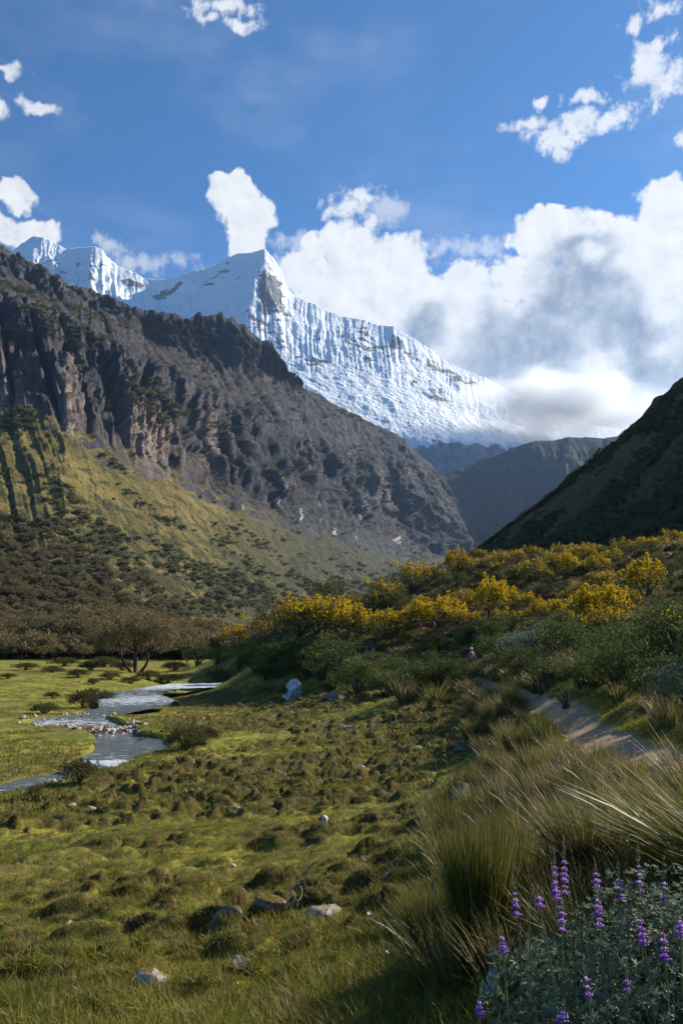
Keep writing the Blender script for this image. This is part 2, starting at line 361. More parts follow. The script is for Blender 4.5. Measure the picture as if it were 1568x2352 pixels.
def fields(x, y, fine=True):
    """height, and the masks that choose the cover of the ground"""
    r = np.hypot(x, y); h = base_h(x, y)
    near = 1 - sstep(140, 260, r)
    h = h + fbm(x * 0.10, y * 0.10, 3, 5) * 0.28 * near * sstep(2.5, 14, r)
    # hill side lumps
    hs = sstep(-3.0, 0.5, h) * sstep(30, 60, r)
    h = h + hs * near * (fbm(x * 0.09 + 7, y * 0.09, 4, 55) * 2.0)
    rs = river_sdf(x, y)
    pd, _ = seg_dist(x, y, PATH); pd = pd + fbm(x * 1.3, y * 1.3, 3, 8) * 0.35
    pathm = 1 - sstep(PATH_W * 0.72, PATH_W * 1.05, pd)
    med = sstep(-2.9, -3.7, h) if False else 1 - sstep(-3.4, -2.7, h)
    # hummocks
    zone = sstep(-0.32, 0.02, fbm(x * 0.055 + 2, y * 0.075 + 9, 3, 21))
    zone = zone * sstep(0.6, 2.2, rs) * (1 - pathm) * med
    flat_left = sstep(-3.0, -9.0, x + 0.12 * y) * sstep(22, 40, y)
    zone = np.maximum(zone, 1.1 * np.exp(-((r - 17) / 6.5) ** 2) * sstep(-0.35, 0.05, fbm(x * 0.16, y * 0.2, 3, 29)) * sstep(0.6, 2.2, rs) * (1 - pathm) * med)
    zone = zone * (1 - 0.85 * flat_left) * (0.35 + 0.65 * sstep(8.0, 12.0, r)) * (1 - 0.8 * sstep(-3.2, -5.5, x + 0.05 * y) * sstep(24, 14, y))
    wx = x + 0.22 * noise2(x * 1.3, y * 1.3, 3); wy = y + 0.22 * noise2(x * 1.3 + 9, y * 1.3, 4)
    cl_ = 0.36 * (1 + 0.35 * sstep(18, 60, r))
    d1, d2, cid = worley(wx / 0.42, wy / 0.36, 12)
    hum = np.clip(1 - (d1 / 0.60) ** 2, 0, 1) ** 0.65 * np.clip(cid * 1.8 - 0.6, 0, 1)
    d1b, _, cb = worley(wx / 1.05 + 4, wy / 0.55, 44)
    humb = np.clip(1 - (d1b / (0.30 + 0.28 * cb)) ** 2, 0, 1) ** 0.65 * (cb > 0.35)
    res = 1 - sstep(60, 130, r)
    hmask = np.clip(zone, 0, 1)
    if fine:
        h = h + hmask * res * (0.17 * hum + 0.23 * humb - 0.05)
        h = h + med * (1 - pathm) * res * 0.035 * fbm(x * 2.3, y * 2.3, 4, 77) * sstep(0, 0.5, rs) + 0.02 * fbm(x * 6, y * 6, 3, 78) * (1 - sstep(20, 60, r)) * (1 - pathm)
        h = h - pathm * 0.07 + pathm * 0.03 * fbm(x * 4, y * 4, 4, 31)
    # river bed: steep turf banks and a stony bed
    edge = fbm(x * 0.9, y * 0.9, 3, 61) * 0.5 + (0.9 * fbm(x * 0.35, y * 0.25, 3, 62) + 2.2) * sstep(50, 85, y)
    carve = sstep(0.12, -0.45, rs + edge * 0.5)
    bar = np.exp(-(((x - BAR[0]) / 3.2) ** 2 + ((y - BAR[1]) / 1.7) ** 2))
    bed = -5.64 + 0.08 * fbm(x * 1.5, y * 1.5, 3, 66) + 0.44 * np.clip(bar * 1.3, 0, 1)
    h = h * (1 - carve) + np.minimum(h, bed) * carve
    lip = np.exp(-((rs - 0.5) / 0.35) ** 2) * 0.10 * near * (rs > 0) * (0.5 + fbm(x * .7, y * .7, 2, 5)) * (y > 45)
    h = h + lip * (1 - carve)
    return h, dict(hum=hmask * (0.4 + 0.6 * hum), zone=hmask, path=pathm, bed=carve, med=med, hill=hs, rs=np.clip(rs, -5, 5))
def H(x, y):
    return fields(np.atleast_1d(np.asarray(x, float)), np.atleast_1d(np.asarray(y, float)))[0]
def G(dx, dy, **k):
    p = g_hit(dx, dy, **k); 
    if p is None: return None
    return (p[0], p[1], float(H(p[0], p[1])[0]))

# ------------------------------------------------------------ ground sheet
m_ground = None
def _ground(t):
    p = t.pos(); hum = t.attr('hum'); path = t.attr('path'); bed = t.attr('bed'); hill = t.attr('hill'); rs = t.attr('rs')
    n1 = t.noise(p, 0.22, 4, 0.6); n2 = t.noise(p, 2.6, 5, 0.65); n3 = t.noise(p, 14.0, 4, 0.7)
    c = t.mix(t.sm(n1, 0.38, 0.62), (0.135, 0.142, 0.018), (0.275, 0.240, 0.032))
    c = t.mix(t.sm(n2, 0.45, 0.68), c, (0.068, 0.074, 0.018))
    c = t.mix(t.m('MULTIPLY', t.sm(n3, 0.52, 0.70), 0.55), c, (0.215, 0.190, 0.060))
    n0 = t.noise(t.v('MULTIPLY', p, (0.5, 1.0, 1.0)), 0.11, 5, 0.7)
    c = t.mix(t.m('MULTIPLY', t.sm(n0, 0.50, 0.64), 0.75), c, t.mix(n2, (0.115, 0.088, 0.028), (0.175, 0.135, 0.045)))
    brown = t.mix(t.sm(n3, 0.4, 0.65), (0.034, 0.024, 0.010), (0.090, 0.066, 0.018))
    c = t.mix(t.m('MULTIPLY', t.sm(t.m('ADD', hum, t.m('MULTIPLY', t.m('SUBTRACT', n2, 0.5), 0.9)), 0.12, 0.55), 0.88), c, brown)
    c = t.mix(hill, c, t.mix(t.sm(n2, 0.4, 0.6), (0.055, 0.060, 0.018), (0.115, 0.100, 0.034)))
    dirt = t.mix(t.sm(n2, 0.35, 0.65), (0.44, 0.28, 0.16), (0.27, 0.18, 0.115))
    dirt = t.mix(t.sm(n3, 0.55, 0.68), dirt, (0.36, 0.31, 0.27))
    c = t.mix(path, c, dirt)
    mud = t.mix(n3, (0.030, 0.022, 0.012), (0.09, 0.07, 0.045))
    c = t.mix(bed, c, mud)
    hgt = t.m('ADD', t.m('MULTIPLY', n3, 0.6), t.m('MULTIPLY', t.noise(p, 55, 3, 0.7), 0.3))
    return pbr(t, c, 0.92, t.bump(hgt, 0.8, 0.06), spec=0.12)
m_ground = material('meadow_turf', _ground)
def uneq(vals_steps):
    out = []
    for a, b, n in vals_steps: out += list(np.linspace(a, b, n, endpoint=False))
    return np.array(out + [vals_steps[-1][1]])
ga = np.radians(uneq([(-180, -40, 50), (-40, -23, 60), (-23, 23, 640), (23, 40, 60), (40, 180, 50)]))
gr = np.concatenate([np.exp(np.linspace(math.log(0.7), math.log(5), 40, endpoint=False)), np.exp(np.linspace(math.log(5), math.log(150), 560, endpoint=False)),
                     np.exp(np.linspace(math.log(150), math.log(700), 60, endpoint=False)), np.exp(np.linspace(math.log(700), math.log(9000), 20))])
A_, R_ = np.meshgrid(ga, gr); gx = R_ * np.sin(A_); gy = R_ * np.cos(A_)
gh, gm = fields(gx, gy)
V = np.stack([gx, gy, gh], -1).reshape(-1, 3)
Fg = grid_faces(len(gr), len(ga))
V = np.vstack([V, [[0, 0, float(gh[0].mean())]]]); 
cap = np.stack([np.full(len(ga) - 1, len(V) - 1), np.arange(1, len(ga)), np.arange(len(ga) - 1), np.arange(len(ga) - 1)], -1)
g_at = {k: np.append(gm[k].ravel(), 0) for k in ('hum', 'path', 'bed', 'hill', 'rs')}
tri = cap[:, :3]
me = raw_mesh('ground', V, np.asarray(Fg)[:, ::-1], m_ground, True, g_at)
ground = tag(obj('ground', me), kind='structure')

# ------------------------------------------------------------ river
def _water(t):
    p = t.pos(); f = t.attr('foam')
    q = t.v('MULTIPLY', p, (0.55, 1.6, 1.0))
    n = t.noise(q, 1.5, 5, 0.65); n2 = t.noise(q, 5.0, 5, 0.7)
    nn = t.m('ADD', t.m('MULTIPLY', n, 0.5), t.m('MULTIPLY', n2, 0.5))
    fm = t.sm(t.m('ADD', nn, t.m('MULTIPLY', f, 0.20)), 0.56, 0.66)
    c = t.mix(fm, t.mix(t.noise(p, .3), (0.085, 0.12, 0.14), (0.12, 0.15, 0.165)), (0.58, 0.62, 0.66))
    return pbr(t, c, t.mix(fm, (0.13, 0.13, 0.13), (0.7, 0.7, 0.7)), t.bump(nn, 1.0, 0.45), spec=0.35)
m_water = material('river_water', _water)
sel = (gm['rs'] < 1.3)
inner = sel[:-1, :-1] & sel[1:, :-1] & sel[:-1, 1:] & sel[1:, 1:] & (gy[:-1, :-1] > 5) & (gy[:-1, :-1] < 220)
fi = np.asarray(Fg)[inner.ravel()][:, ::-1]; used, inv = np.unique(fi, return_inverse=True)
WV = V[used].copy()
ru = np.hypot(WV[:, 0], WV[:, 1])
rap = at_z(285, 1752, WATER_Z); up = at_z(310, 1607, WATER_Z); up2 = at_z(160, 1660, WATER_Z); st = at_z(440, 1575, WATER_Z); lw = at_z(20, 1822, WATER_Z)
foam = np.exp(-(((WV[:, 0] - rap[0]) / 3.2) ** 2 + ((WV[:, 1] - rap[1]) / 1.2) ** 2)) + 0.60 * np.exp(-(((WV[:, 0] - up[0]) / 5) ** 2 + ((WV[:, 1] - up[1]) / 7) ** 2)) \
    + 0.55 * np.exp(-(((WV[:, 0] - up2[0]) / 5) ** 2 + ((WV[:, 1] - up2[1]) / 3) ** 2)) + 0.9 * np.exp(-(((WV[:, 0] - st[0]) / 9) ** 2 + ((WV[:, 1] - st[1]) / 9) ** 2)) + 0.5 * np.exp(-(((WV[:, 0] - lw[0]) / 3) ** 2 + ((WV[:, 1] - lw[1]) / 1) ** 2))
WV[:, 2] = WATER_Z + 0.03 * fbm(WV[:, 0] * 1.2, WV[:, 1] * 3.0, 4, 3) * (1 + 2.2 * np.clip(foam, 0, 1))
tag(obj('river', raw_mesh('river', WV, inv.reshape(-1, 4), m_water, True, {'foam': np.clip(foam, 0, 1)})), kind='structure')

# ------------------------------------------------------------ mountains from measured contour lines (x, y of the view, metres ahead)
def contour(row, xs):
    a = np.array(row, float); lx = a[:, 0]
    return np.interp(xs, lx, a[:, 1]), np.exp(np.interp(xs, lx, np.log(a[:, 2])))
def surf(rows, nu, nv, x0, x1, weights=None, smooth_=True):
    xs = np.linspace(x0, x1, nu); pts = []
    for rw in rows:
        yy, DD = contour(rw, xs); X, Y, Z = ray(xs, yy); s = DD / Y; pts.append(np.stack([X * s, DD, Z * s], -1))
    pts = np.array(pts); n = len(rows); k = np.linspace(0, n - 1, nv) if weights is None else np.interp(np.linspace(0, 1, nv), np.concatenate([[0], np.cumsum(weights) / np.sum(weights)]), np.arange(n))
    i = np.minimum(k.astype(int), n - 2); f = (k - i)[:, None, None]
    # Catmull-Rom between contour lines, softened
    p0 = pts[np.maximum(i - 1, 0)]; p1 = pts[i]; p2 = pts[i + 1]; p3 = pts[np.minimum(i + 2, n - 1)]
    lin = p1 * (1 - f) + p2 * f
    cr = 0.5 * (2 * p1 + (p2 - p0) * f + (2 * p0 - 5 * p1 + 4 * p2 - p3) * f * f + (-p0 + 3 * p1 - 3 * p2 + p3) * f ** 3)
    return 0.5 * lin + 0.5 * cr if smooth_ else lin, np.tile(xs, (nv, 1)), np.tile(k[:, None], (1, nu))
def normals(S):
    du = np.gradient(S, axis=1); dv = np.gradient(S, axis=0); n = np.cross(du, dv)
    n /= np.linalg.norm(n, axis=-1, keepdims=True) + 1e-9
    return n
def blurg(a, k):
    for _ in range(k):
        a = a.copy(); a[1:-1] = (a[:-2] + 2 * a[1:-1] + a[2:]) / 4; a[:, 1:-1] = (a[:, :-2] + 2 * a[:, 1:-1] + a[:, 2:]) / 4
    return a

# left valley wall
L_R0 = [(-500,1520,380),(0,1520,400),(300,1515,470),(600,1500,640),(800,1480,950),(950,1440,1350),(1060,1400,1900),(1180,1380,2900)]
L_R1 = [(-500,1430,430),(0,1428,470),(300,1420,540),(600,1405,730),(800,1380,1080),(950,1345,1500),(1060,1310,2100),(1180,1290,3000)]
L_R2 = [(-500,900,960),(0,985,880),(150,1010,860),(290,1095,900),(410,1130,980),(560,1185,1150),(700,1232,1400),(830,1262,1750),(950,1290,2300),(1060,1290,2800),(1180,1288,3250)]
L_R3 = [(-500,520,1250),(0,690,1120),(150,750,1110),(300,830,1170),(450,900,1330),(600,985,1600),(750,1060,1950),(900,1130,2350),(1000,1190,2750),(1060,1240,3050),(1180,1280,3400)]
L_R4 = [(-500,470,1600),(0,612,1420),(70,650,1440),(160,690,1500),(300,738,1640),(330,772,1810),(420,815,1865),(530,850,1965),(640,872,2130),(700,905,2150),(780,950,2250),(860,990,2400),(930,1022,2500),(1000,1095,2750),(1040,1145,3000),(1075,1225,3200),(1180,1270,3500)]
L_SK = [(0,558),(12,565),(25,580),(45,582),(60,604),(95,606),(115,622),(135,642),(160,652),(210,660),(235,675),(262,682),(300,705),(330,716),(360,716),(400,723),(436,731),(448,722),(460,717),(476,724),(495,724),(512,717),(522,728),(535,728),(548,742),(562,748),(575,762),(600,776),(622,790),(636,806),(646,822),(650,838),(653,852),(668,872),(700,892),(740,912),(780,935),(820,955),(860,975),(900,992),(930,1010),(960,1045),(985,1062),(1000,1078),(1020,1105),(1040,1130),(1055,1162),(1075,1212),(1090,1245),(1180,1268)]
_skd = [(-500,1900),(0,1560),(160,1660),(300,1820),(400,1880),(530,2010),(640,2170),(700,2220),(860,2500),(1000,2850),(1180,3600)]
L_R5 = [(-500,395,1900)] + [(x, y, float(np.interp(x, [q[0] for q in _skd], [q[1] for q in _skd]))) for x, y in L_SK]
L_R6 = [(x, y + 45, d * 1.12) for x, y, d in L_R5]; L_R7 = [(x, y + 260, d * 1.4) for x, y, d in L_R5]
S, US, KS = surf([L_R0, L_R1, L_R2, L_R3, L_R4, L_R5, L_R6, L_R7], 660, 520, -420, 1180, weights=[6, 40, 36, 30, 26, 4, 3])
N = normals(blurg(S, 6)); 
if N[200, 300, 1] > 0: N = -N
# coordinates that follow the fall lines down to the right
sc_ = S[..., 1] / 1500.0
u = US * 0.010; v = KS
ud = u + 0.62 * v + 0.25 * fbm(u * 0.6, v * 0.8, 3, 2)
cliff = sstep(1.96, 2.2, v + 0.16 * fbm(u * 1.1, v * 1.5, 3, 14)) * (1 - 0.55 * sstep(3.0, 3.6, v))
spur = sstep(3.9, 4.3, v) * (1 - sstep(4.98, 5.2, v)) * (US < 690)
cliff = np.maximum(cliff * (1 - sstep(4.9, 5.0, v)), spur)
ribs = ridged(ud * 1.5, v * 0.55, 5, 40, 0.55)
rough = ridged(S[..., 0] * 0.012, S[..., 2] * 0.014, 5, 41)
sx_ = S[..., 0] + 0.5 * S[..., 1]; wv = 12 * fbm(sx_ * .01, S[..., 2] * .01, 3, 19)
f1_, f2_, fid = worley((sx_ + wv) / 62, (S[..., 2] + 0.5 * sx_ + wv) / 95, 7); g1_, g2_, gid = worley((sx_ + wv) / 22, (S[..., 2] + 0.4 * sx_) / 34, 8)
frac = 1.0 * (fid - 0.5) + 0.45 * (gid - 0.5) - 0.5 * np.exp(-((f2_ - f1_) / 0.08) ** 2)
chute = np.abs(noise2(ud * 1.15 + 2, v * 0.35, 91)); chute = np.exp(-(chute / 0.11) ** 2)
fine = fbm(S[..., 0] * 0.035, S[..., 2] * 0.035, 5, 42)
uf = u * 1.0 + 0.95 * v + 0.1 * fbm(u * 2, v * 2, 2, 6)
scree = ridged(uf * 2.1, v * 0.5, 4, 50, 0.6)
upc = 1 - 0.6 * sstep(3.0, 3.4, v) * (1 - spur)
amp = (cliff * upc * sstep(1.9, 2.5, v) * (60 * (0.35 + 0.65 * sstep(160, 330, US)) * (ribs - 0.55) + 24 * (rough - 0.55) + 15 * frac - 30 * chute * sstep(1.8, 2.2, v)) + (1 - cliff) * (7 * (scree - 0.5)) * sstep(1.1, 1.4, v) + 7 * fine + 5 * (1 - cliff) * fbm(S[..., 0] * 0.02, S[..., 1] * 0.02, 5, 43)) * (0.45 + 0.55 * sc_)
edge_f = 1 - 0.80 * np.exp(-((v - 5) / 0.30) ** 2)
amp = amp * edge_f * sstep(0.9, 1.15, v)
SL = S + N * amp[..., None]
jag = 9 * ridged(US * 0.045, US * 0 + 3, 4, 60) * np.exp(-((v - 5) / 0.06) ** 2) * (US < 700); SL[..., 2] += jag - 4 * (jag > 0)
# cover: 1 = grass and scrub, 0 = bare rock
slope_n = normals(SL); slope_n = np.where(slope_n[..., 2:3] < 0, -slope_n, slope_n); nz = slope_n[..., 2]
veg = sstep(0.52, 0.76, nz + 0.10 * fbm(S[..., 0] * 0.02, S[..., 2] * 0.02, 4, 71)) * (1 - 0.5 * cliff)
veg = np.maximum(veg, (1 - cliff) * sstep(2.35, 1.7, v)); veg[v < 1.7] = 1
brown = sstep(3.1, 3.6, v) * (1 - spur)
pale = np.exp(-(((US - 340) / 70) ** 2 + ((v - 2.35) / 0.28) ** 2)) + 0.9 * np.exp(-(((US - 20) / 45) ** 2 + ((v - 2.2) / 0.25) ** 2)) + 0.9 * np.exp(-(((US - 160) / 22) ** 2 + ((v - 2.35) / 0.4) ** 2)) + 0.7 * np.exp(-(((US - 490) / 30) ** 2 + ((v - 2.6) / 0.3) ** 2)) + 0.45 * np.exp(-(((US - 895) / 40) ** 2 + ((v - 2.85) / 0.3) ** 2))
streak = 0
for cx_, v0_, wx_, wv_ in [(383, 2.25, 9, .22), (186, 2.35, 5, .25), (300, 2.05, 7, .10), (505, 2.62, 8, .2), (850, 2.55, 7, .35), (690, 2.2, 14, .14), (735, 2.3, 10, .14), (655, 2.35, 8, .2), (775, 2.15, 12, .14), (905, 2.25, 14, .1), (560, 2.1, 10, .1), (170, 2.1, 12, .08), (820, 2.2, 8, .2), (480, 2.7, 8, .14)]:
    streak = streak + np.exp(-(((US + 26 * (v - v0_) + 12 * fbm(v * 7, US * .02, 3, 8) - cx_) / (wx_ * 0.42)) ** 2 + ((v - v0_) / (wv_ * 1.15)) ** 2))
def _leftm(t):
    p = t.pos(); veg = t.attr('veg'); br = t.attr('brown'); pale = t.attr('pale'); lo = t.attr('low')
    n1 = t.noise(p, 0.012, 6, 0.65); n2 = t.noise(p, 0.05, 6, 0.7); n3 = t.noise(t.v('MULTIPLY', p, (1, 1, 0.25)), 0.06, 6, 0.7)
    rock = t.mix(t.sm(n3, 0.35, 0.66), (0.020, 0.022, 0.029), (0.092, 0.088, 0.094))
    rock = t.mix(t.m('MULTIPLY', t.sm(n1, 0.5, 0.7), 0.5), rock, (0.16, 0.115, 0.09))
    rock = t.mix(t.m('MULTIPLY', pale, t.sm(n2, 0.3, 0.55)), rock, (0.36, 0.26, 0.20))
    grass = t.mix(t.sm(n1, 0.40, 0.60), (0.150, 0.118, 0.030), (0.250, 0.188, 0.055))
    grass = t.mix(t.sm(t.m('ADD', n2, t.m('MULTIPLY', lo, 0.10)), 0.50, 0.62), grass, (0.065, 0.066, 0.024))
    heath = t.mix(t.sm(n2, 0.42, 0.6), (0.070, 0.048, 0.036), (0.030, 0.026, 0.022))
    grass = t.mix(t.attr('east'), grass, t.mix(t.sm(n2, .4, .6), (0.045, 0.048, 0.026), (0.088, 0.082, 0.040)))
    vg = t.mix(br, grass, heath)
    f = t.sm(t.m('ADD', veg, t.m('MULTIPLY', t.m('SUBTRACT', n2, 0.5), 0.9)), 0.35, 0.6)
    c = t.mix(f, rock, vg)
    c = t.mix(t.sm(t.m('MULTIPLY', t.attr('streak'), t.m('MULTIPLY', t.noise(t.v('MULTIPLY', p, (1, 1, 0.35)), 0.10, 5, 0.8), 1.7)), 0.58, 0.85), c, (0.50, 0.49, 0.48))
    wet = t.sm(t.noise(t.v('MULTIPLY', p, (1, 1, 0.12)), 0.05, 5, 0.7), 0.66, 0.72)
    wetf = t.m('MULTIPLY', wet, t.m('SUBTRACT', 1.0, f))
    h = t.m('ADD', t.noise(p, 0.045, 7, 0.7), t.m('MULTIPLY', t.noise(p, 0.3, 4, 0.7), 0.3))
    return pbr(t, c, t.m('SUBTRACT', 0.9, t.m('MULTIPLY', wetf, 0.5)), t.bump(h, 1.0, 14.0), spec=t.m('ADD', 0.15, t.m('MULTIPLY', wetf, 0.7)))
m_left = material('valley_wall', _leftm)
low = sstep(2.0, 1.2, v)
tag(obj('valley_wall_slope', raw_mesh('valley_wall_slope', SL.reshape(-1, 3), grid_faces(520, 660), m_left, True,
    dict(streak=np.clip(streak, 0, 1), veg=veg, brown=np.maximum(brown, sstep(2.05, 2.5, v)), east=sstep(430, 760, US + 60 * fbm(US * .012, v * 2, 3, 5)), pale=np.clip(pale, 0, 1), low=low))), kind='structure')
LEFT_S, LEFT_V, LEFT_U, LEFT_C = SL, v, US, cliff

# snow mountain
C_SK = [(-200,640),(0,600),(35,575),(50,560),(66,551),(80,544),(96,546),(112,552),(126,560),(140,566),(152,573),(180,572),(205,569),(220,568),(235,576),(246,592),(262,606),(285,620),(310,628),(330,640),(365,642),(400,640),(430,628),(445,622),(470,620),(500,611),(525,595),(545,585),(575,583),(607,577),(618,590),(630,602),(638,615),(648,628),(650,645),(658,662),(672,678),(700,692),(725,700),(745,714),(790,730),(830,736),(870,748),(905,751),(925,765),(960,787),(990,805),(1010,823),(1040,840),(1075,855),(1115,870),(1200,915),(1300,960),(1400,985),(1600,1010)]
S_R0 = [(-200,900,4300),(300,900,4300),(600,960,4300),(800,1050,4200),(980,1130,4100),(1100,1130,4100),(1400,1080,4200),(1600,1080,4300)]
S_R1 = [(-200,800,4500),(300,830,4500),(600,900,4500),(800,985,4450),(900,1000,4450),(1000,1010,4450),(1100,1015,4450),(1200,1020,4500),(1400,1020,4600),(1600,1030,4700)]
S_R2 = [(-200,760,4750),(300,790,4750),(620,850,4800),(700,850,4850),(800,860,4900),(900,880,4950),(1000,925,4950),(1100,960,4950),(1250,985,5000),(1400,1003,5000),(1600,1018,5050)]
S_R3 = [(x, y, 5500) for x, y in C_SK]
S_R4 = [(x, y + 40, 5650) for x, y in C_SK]; S_R5 = [(x, y + 500, 6400) for x, y in C_SK]
S, US, KS = surf([S_R0, S_R1, S_R2, S_R3, S_R4, S_R5], 860, 300, -180, 1560, weights=[10, 16, 40, 3, 3], smooth_=False)
N = normals(blurg(S, 4)); 
if N[150, 300, 1] > 0: N = -N
u = US * 0.01; v = KS
wall = sstep(1.75 , 2.75, v + 0.35 * fbm(US * 0.015, v, 3, 8)) * (1 - sstep(3.0, 3.2, v)); shelf = sstep(0.9, 1.1, v) * (1 - wall)
skew = u + 0.05 * (v - 2) + 0.10 * fbm(u * 0.8, v * 1.2, 3, 5)
fl = ridged(skew * 7.5, v * 0.35, 3, 7, 0.5); flb = ridged(skew * 0.9 + 0.35 * fbm(u * 1.5, v * 2.0, 3, 55), v * 0.9, 5, 9, 0.5)
butt = np.exp(-((US - 560 - 40 * (v - 2)) / 26) ** 2) + 0.6 * np.exp(-((US - 615) / 22) ** 2)
crack = ridged(S[..., 0] * 0.012, S[..., 1] * 0.03, 4, 33)
ampw = wall * (17 * (fl - 0.5) * (0.4 + 1.2 * sstep(-.3, .4, fbm(US * 0.012, v * 2, 3, 88))) + (62 - 36 * sstep(640, 700, US)) * (flb - 0.55) + 13 * (ridged(US * 0.02 - v * 0.5, v * 1.6 + US * .004, 5, 90) - 0.55) + 30 * butt) * (1 - 0.5 * sstep(900, 1100, US))
amps = shelf * (5 * (crack - 0.5) + 10 * (ridged(US * 0.018 + v, v * 2.2, 4, 92) - 0.5)) + (1 - wall) * (1 - shelf) * 40 * (ridged(u * 2, v * 3, 4, 19) - 0.5)
edge_f = 1 - 0.75 * np.exp(-((v - 3) / 0.15) ** 2)
SN = S + N * ((ampw + amps + 9 * fbm(S[..., 0] * 0.01, S[..., 2] * 0.01, 5, 3)) * edge_f)[..., None]
SN[..., 2] += 10 * ridged(US * 0.08, US * 0, 4, 65) * np.exp(-((v - 3) / 0.05) ** 2)
rk = 1.25 * np.exp(-(((US - 632) / 20) ** 2 + ((v - 2.72) / 0.17) ** 2)) + 0.8 * np.exp(-(((US - 605) / 16) ** 2 + ((v - 2.62) / 0.15) ** 2)) + np.exp(-(((US - 308) / 22) ** 2 + ((v - 2.86) / 0.06) ** 2)) + \
     np.exp(-(((US - 400) / 22) ** 2 + ((v - 2.88 - (US - 400) * 0.002) / 0.045) ** 2)) + np.exp(-(((US - 362) / 18) ** 2 + ((v - 2.80) / 0.04) ** 2)) + 0.9 * np.exp(-(((US - 1005) / 26) ** 2 + ((v - 2.12) / 0.10) ** 2)) + \
     0.75 * np.exp(-(((US - 915) / 14) ** 2 + ((v - 2.72) / 0.12) ** 2)) + 0.6 * np.exp(-(((US - 1040) / 60) ** 2 + ((v - 2.7) / 0.25) ** 2)) + 0.55 * np.exp(-(((US - 720) / 60) ** 2 + ((v - 2.12) / 0.10) ** 2)) + 0.55 * np.exp(-(((US - 840) / 130) ** 2 + ((v - 2.6) / 0.35) ** 2)) + 0.5 * np.exp(-(((US - 500) / 60) ** 2 + ((v - 2.85) / 0.12) ** 2)) + 0.5 * np.exp(-(((US - 940) / 40) ** 2 + ((v - 2.2) / 0.07) ** 2)) + 0.55 * np.exp(-(((US - 600) / 60) ** 2 + ((v - 2.3) / 0.25) ** 2)) + 0.42 * np.exp(-(((US - 180) / 120) ** 2 + ((v - 2.7) / 0.2) ** 2))
speck = fbm(S[..., 0] * 0.009, S[..., 2] * 0.016, 5, 81, 0.6)
rock = sstep(0.30, 0.75, rk + 1.1 * speck * (rk > 0.12) - 0.05)
rock = np.maximum(rock, sstep(1.02, 0.80, v + 0.35 * fbm(S[..., 0] * 0.006, S[..., 2] * 0.006, 4, 83)))
def _snow(t):
    p = t.pos(); rk = t.attr('rock'); lowr = t.attr('lowr')
    n = t.noise(p, 0.02, 6, 0.7); q = t.m('ADD', rk, t.m('MULTIPLY', t.m('SUBTRACT', t.m('ADD', t.m('MULTIPLY', n, 0.5), t.m('MULTIPLY', t.noise(p, 0.07, 4, 0.7), 0.5)), 0.5), 3.4))
    f = t.sm(q, 0.42, 0.58)
    rc = t.mix(t.sm(n, 0.4, 0.6), (0.055, 0.060, 0.075), (0.17, 0.155, 0.15))
    rc = t.mix(lowr, rc, (0.14, 0.17, 0.20))
    sn = t.mix(t.sm(t.noise(p, 0.004, 3), 0.35, 0.65), (0.66, 0.70, 0.74), (0.76, 0.78, 0.80))
    h = t.m('ADD', t.noise(p, 0.03, 6, 0.65), t.m('MULTIPLY', t.noise(t.v('MULTIPLY', p, (1.0, 1.0, 0.06)), 0.05, 3, 0.6), 1.2))
    return pbr(t, t.mix(f, sn, rc), 0.7, t.bump(h, 0.8, 14.0), spec=0.2)
m_snow = material('snow_and_ice', _snow)
tag(obj('snow_mountain', raw_mesh('snow_mountain', SN.reshape(-1, 3), grid_faces(300, 860), m_snow, True, dict(rock=rock, lowr=sstep(1.2, 0.9, v)))), kind='structure')

def hillmesh(name, rows, nu, nv, x0, x1, weights, ampfn, mat, seed):
    S, US, KS = surf(rows, nu, nv, x0, x1, weights); N = normals(blurg(S, 4))
    if N[nv // 2, nu // 2, 2] < 0: N = -N
    a = ampfn(S, US, KS); S2 = S + N * a[..., None]
    tag(obj(name, raw_mesh(name, S2.reshape(-1, 3), grid_faces(nv, nu), mat, True)), kind='structure'); return S2, US, KS
def hillmat(name, ca, cb, cd, s1, s2, bd):
    def f(t):
        p = t.pos(); n1 = t.noise(p, s1, 6, 0.65); n2 = t.noise(p, s2, 6, 0.7)
        c = t.mix(t.sm(n1, 0.38, 0.62), ca, cb); c = t.mix(t.sm(n2, 0.50, 0.62), c, cd)
        return pbr(t, c, 0.92, t.bump(n2, 1.0, bd), spec=0.12)
    return material(name, f)
# dark hill closing the valley
M_SK = [(850,1130),(950,1110),(1000,1092),(1040,1080),(1075,1072),(1110,1055),(1150,1040),(1180,1028),(1215,1018),(1260,1013),(1310,1006),(1355,1002),(1385,1008),(1425,1000),(1500,985),(1700,930)]
def m_amp(S, US, KS): return (60 * (ridged(US * 0.012 + KS * .5, KS * 0.8, 5, 4) - 0.5) + 18 * fbm(S[..., 0] * .01, S[..., 2] * .012, 5, 5)) * (1 - 0.8 * np.exp(-((KS - 2) / 0.2) ** 2)) * (KS > 0.1)
hillmesh('valley_head_hill', [[(850,1420,3000),(1700,1400,2600)], [(850,1290,3150),(1100,1280,3200),(1400,1250,3000),(1700,1230,2800)], [(x, y, 3700) for x, y in M_SK], [(x, y + 60, 3850) for x, y in M_SK], [(x, y + 300, 4200) for x, y in M_SK]],
         300, 150, 850, 1700, [2, 20, 3, 2], m_amp, hillmat('dark_heath', (0.018, 0.025, 0.022), (0.036, 0.040, 0.030), (0.05, 0.05, 0.05), 0.006, 0.03, 12.0), 4)
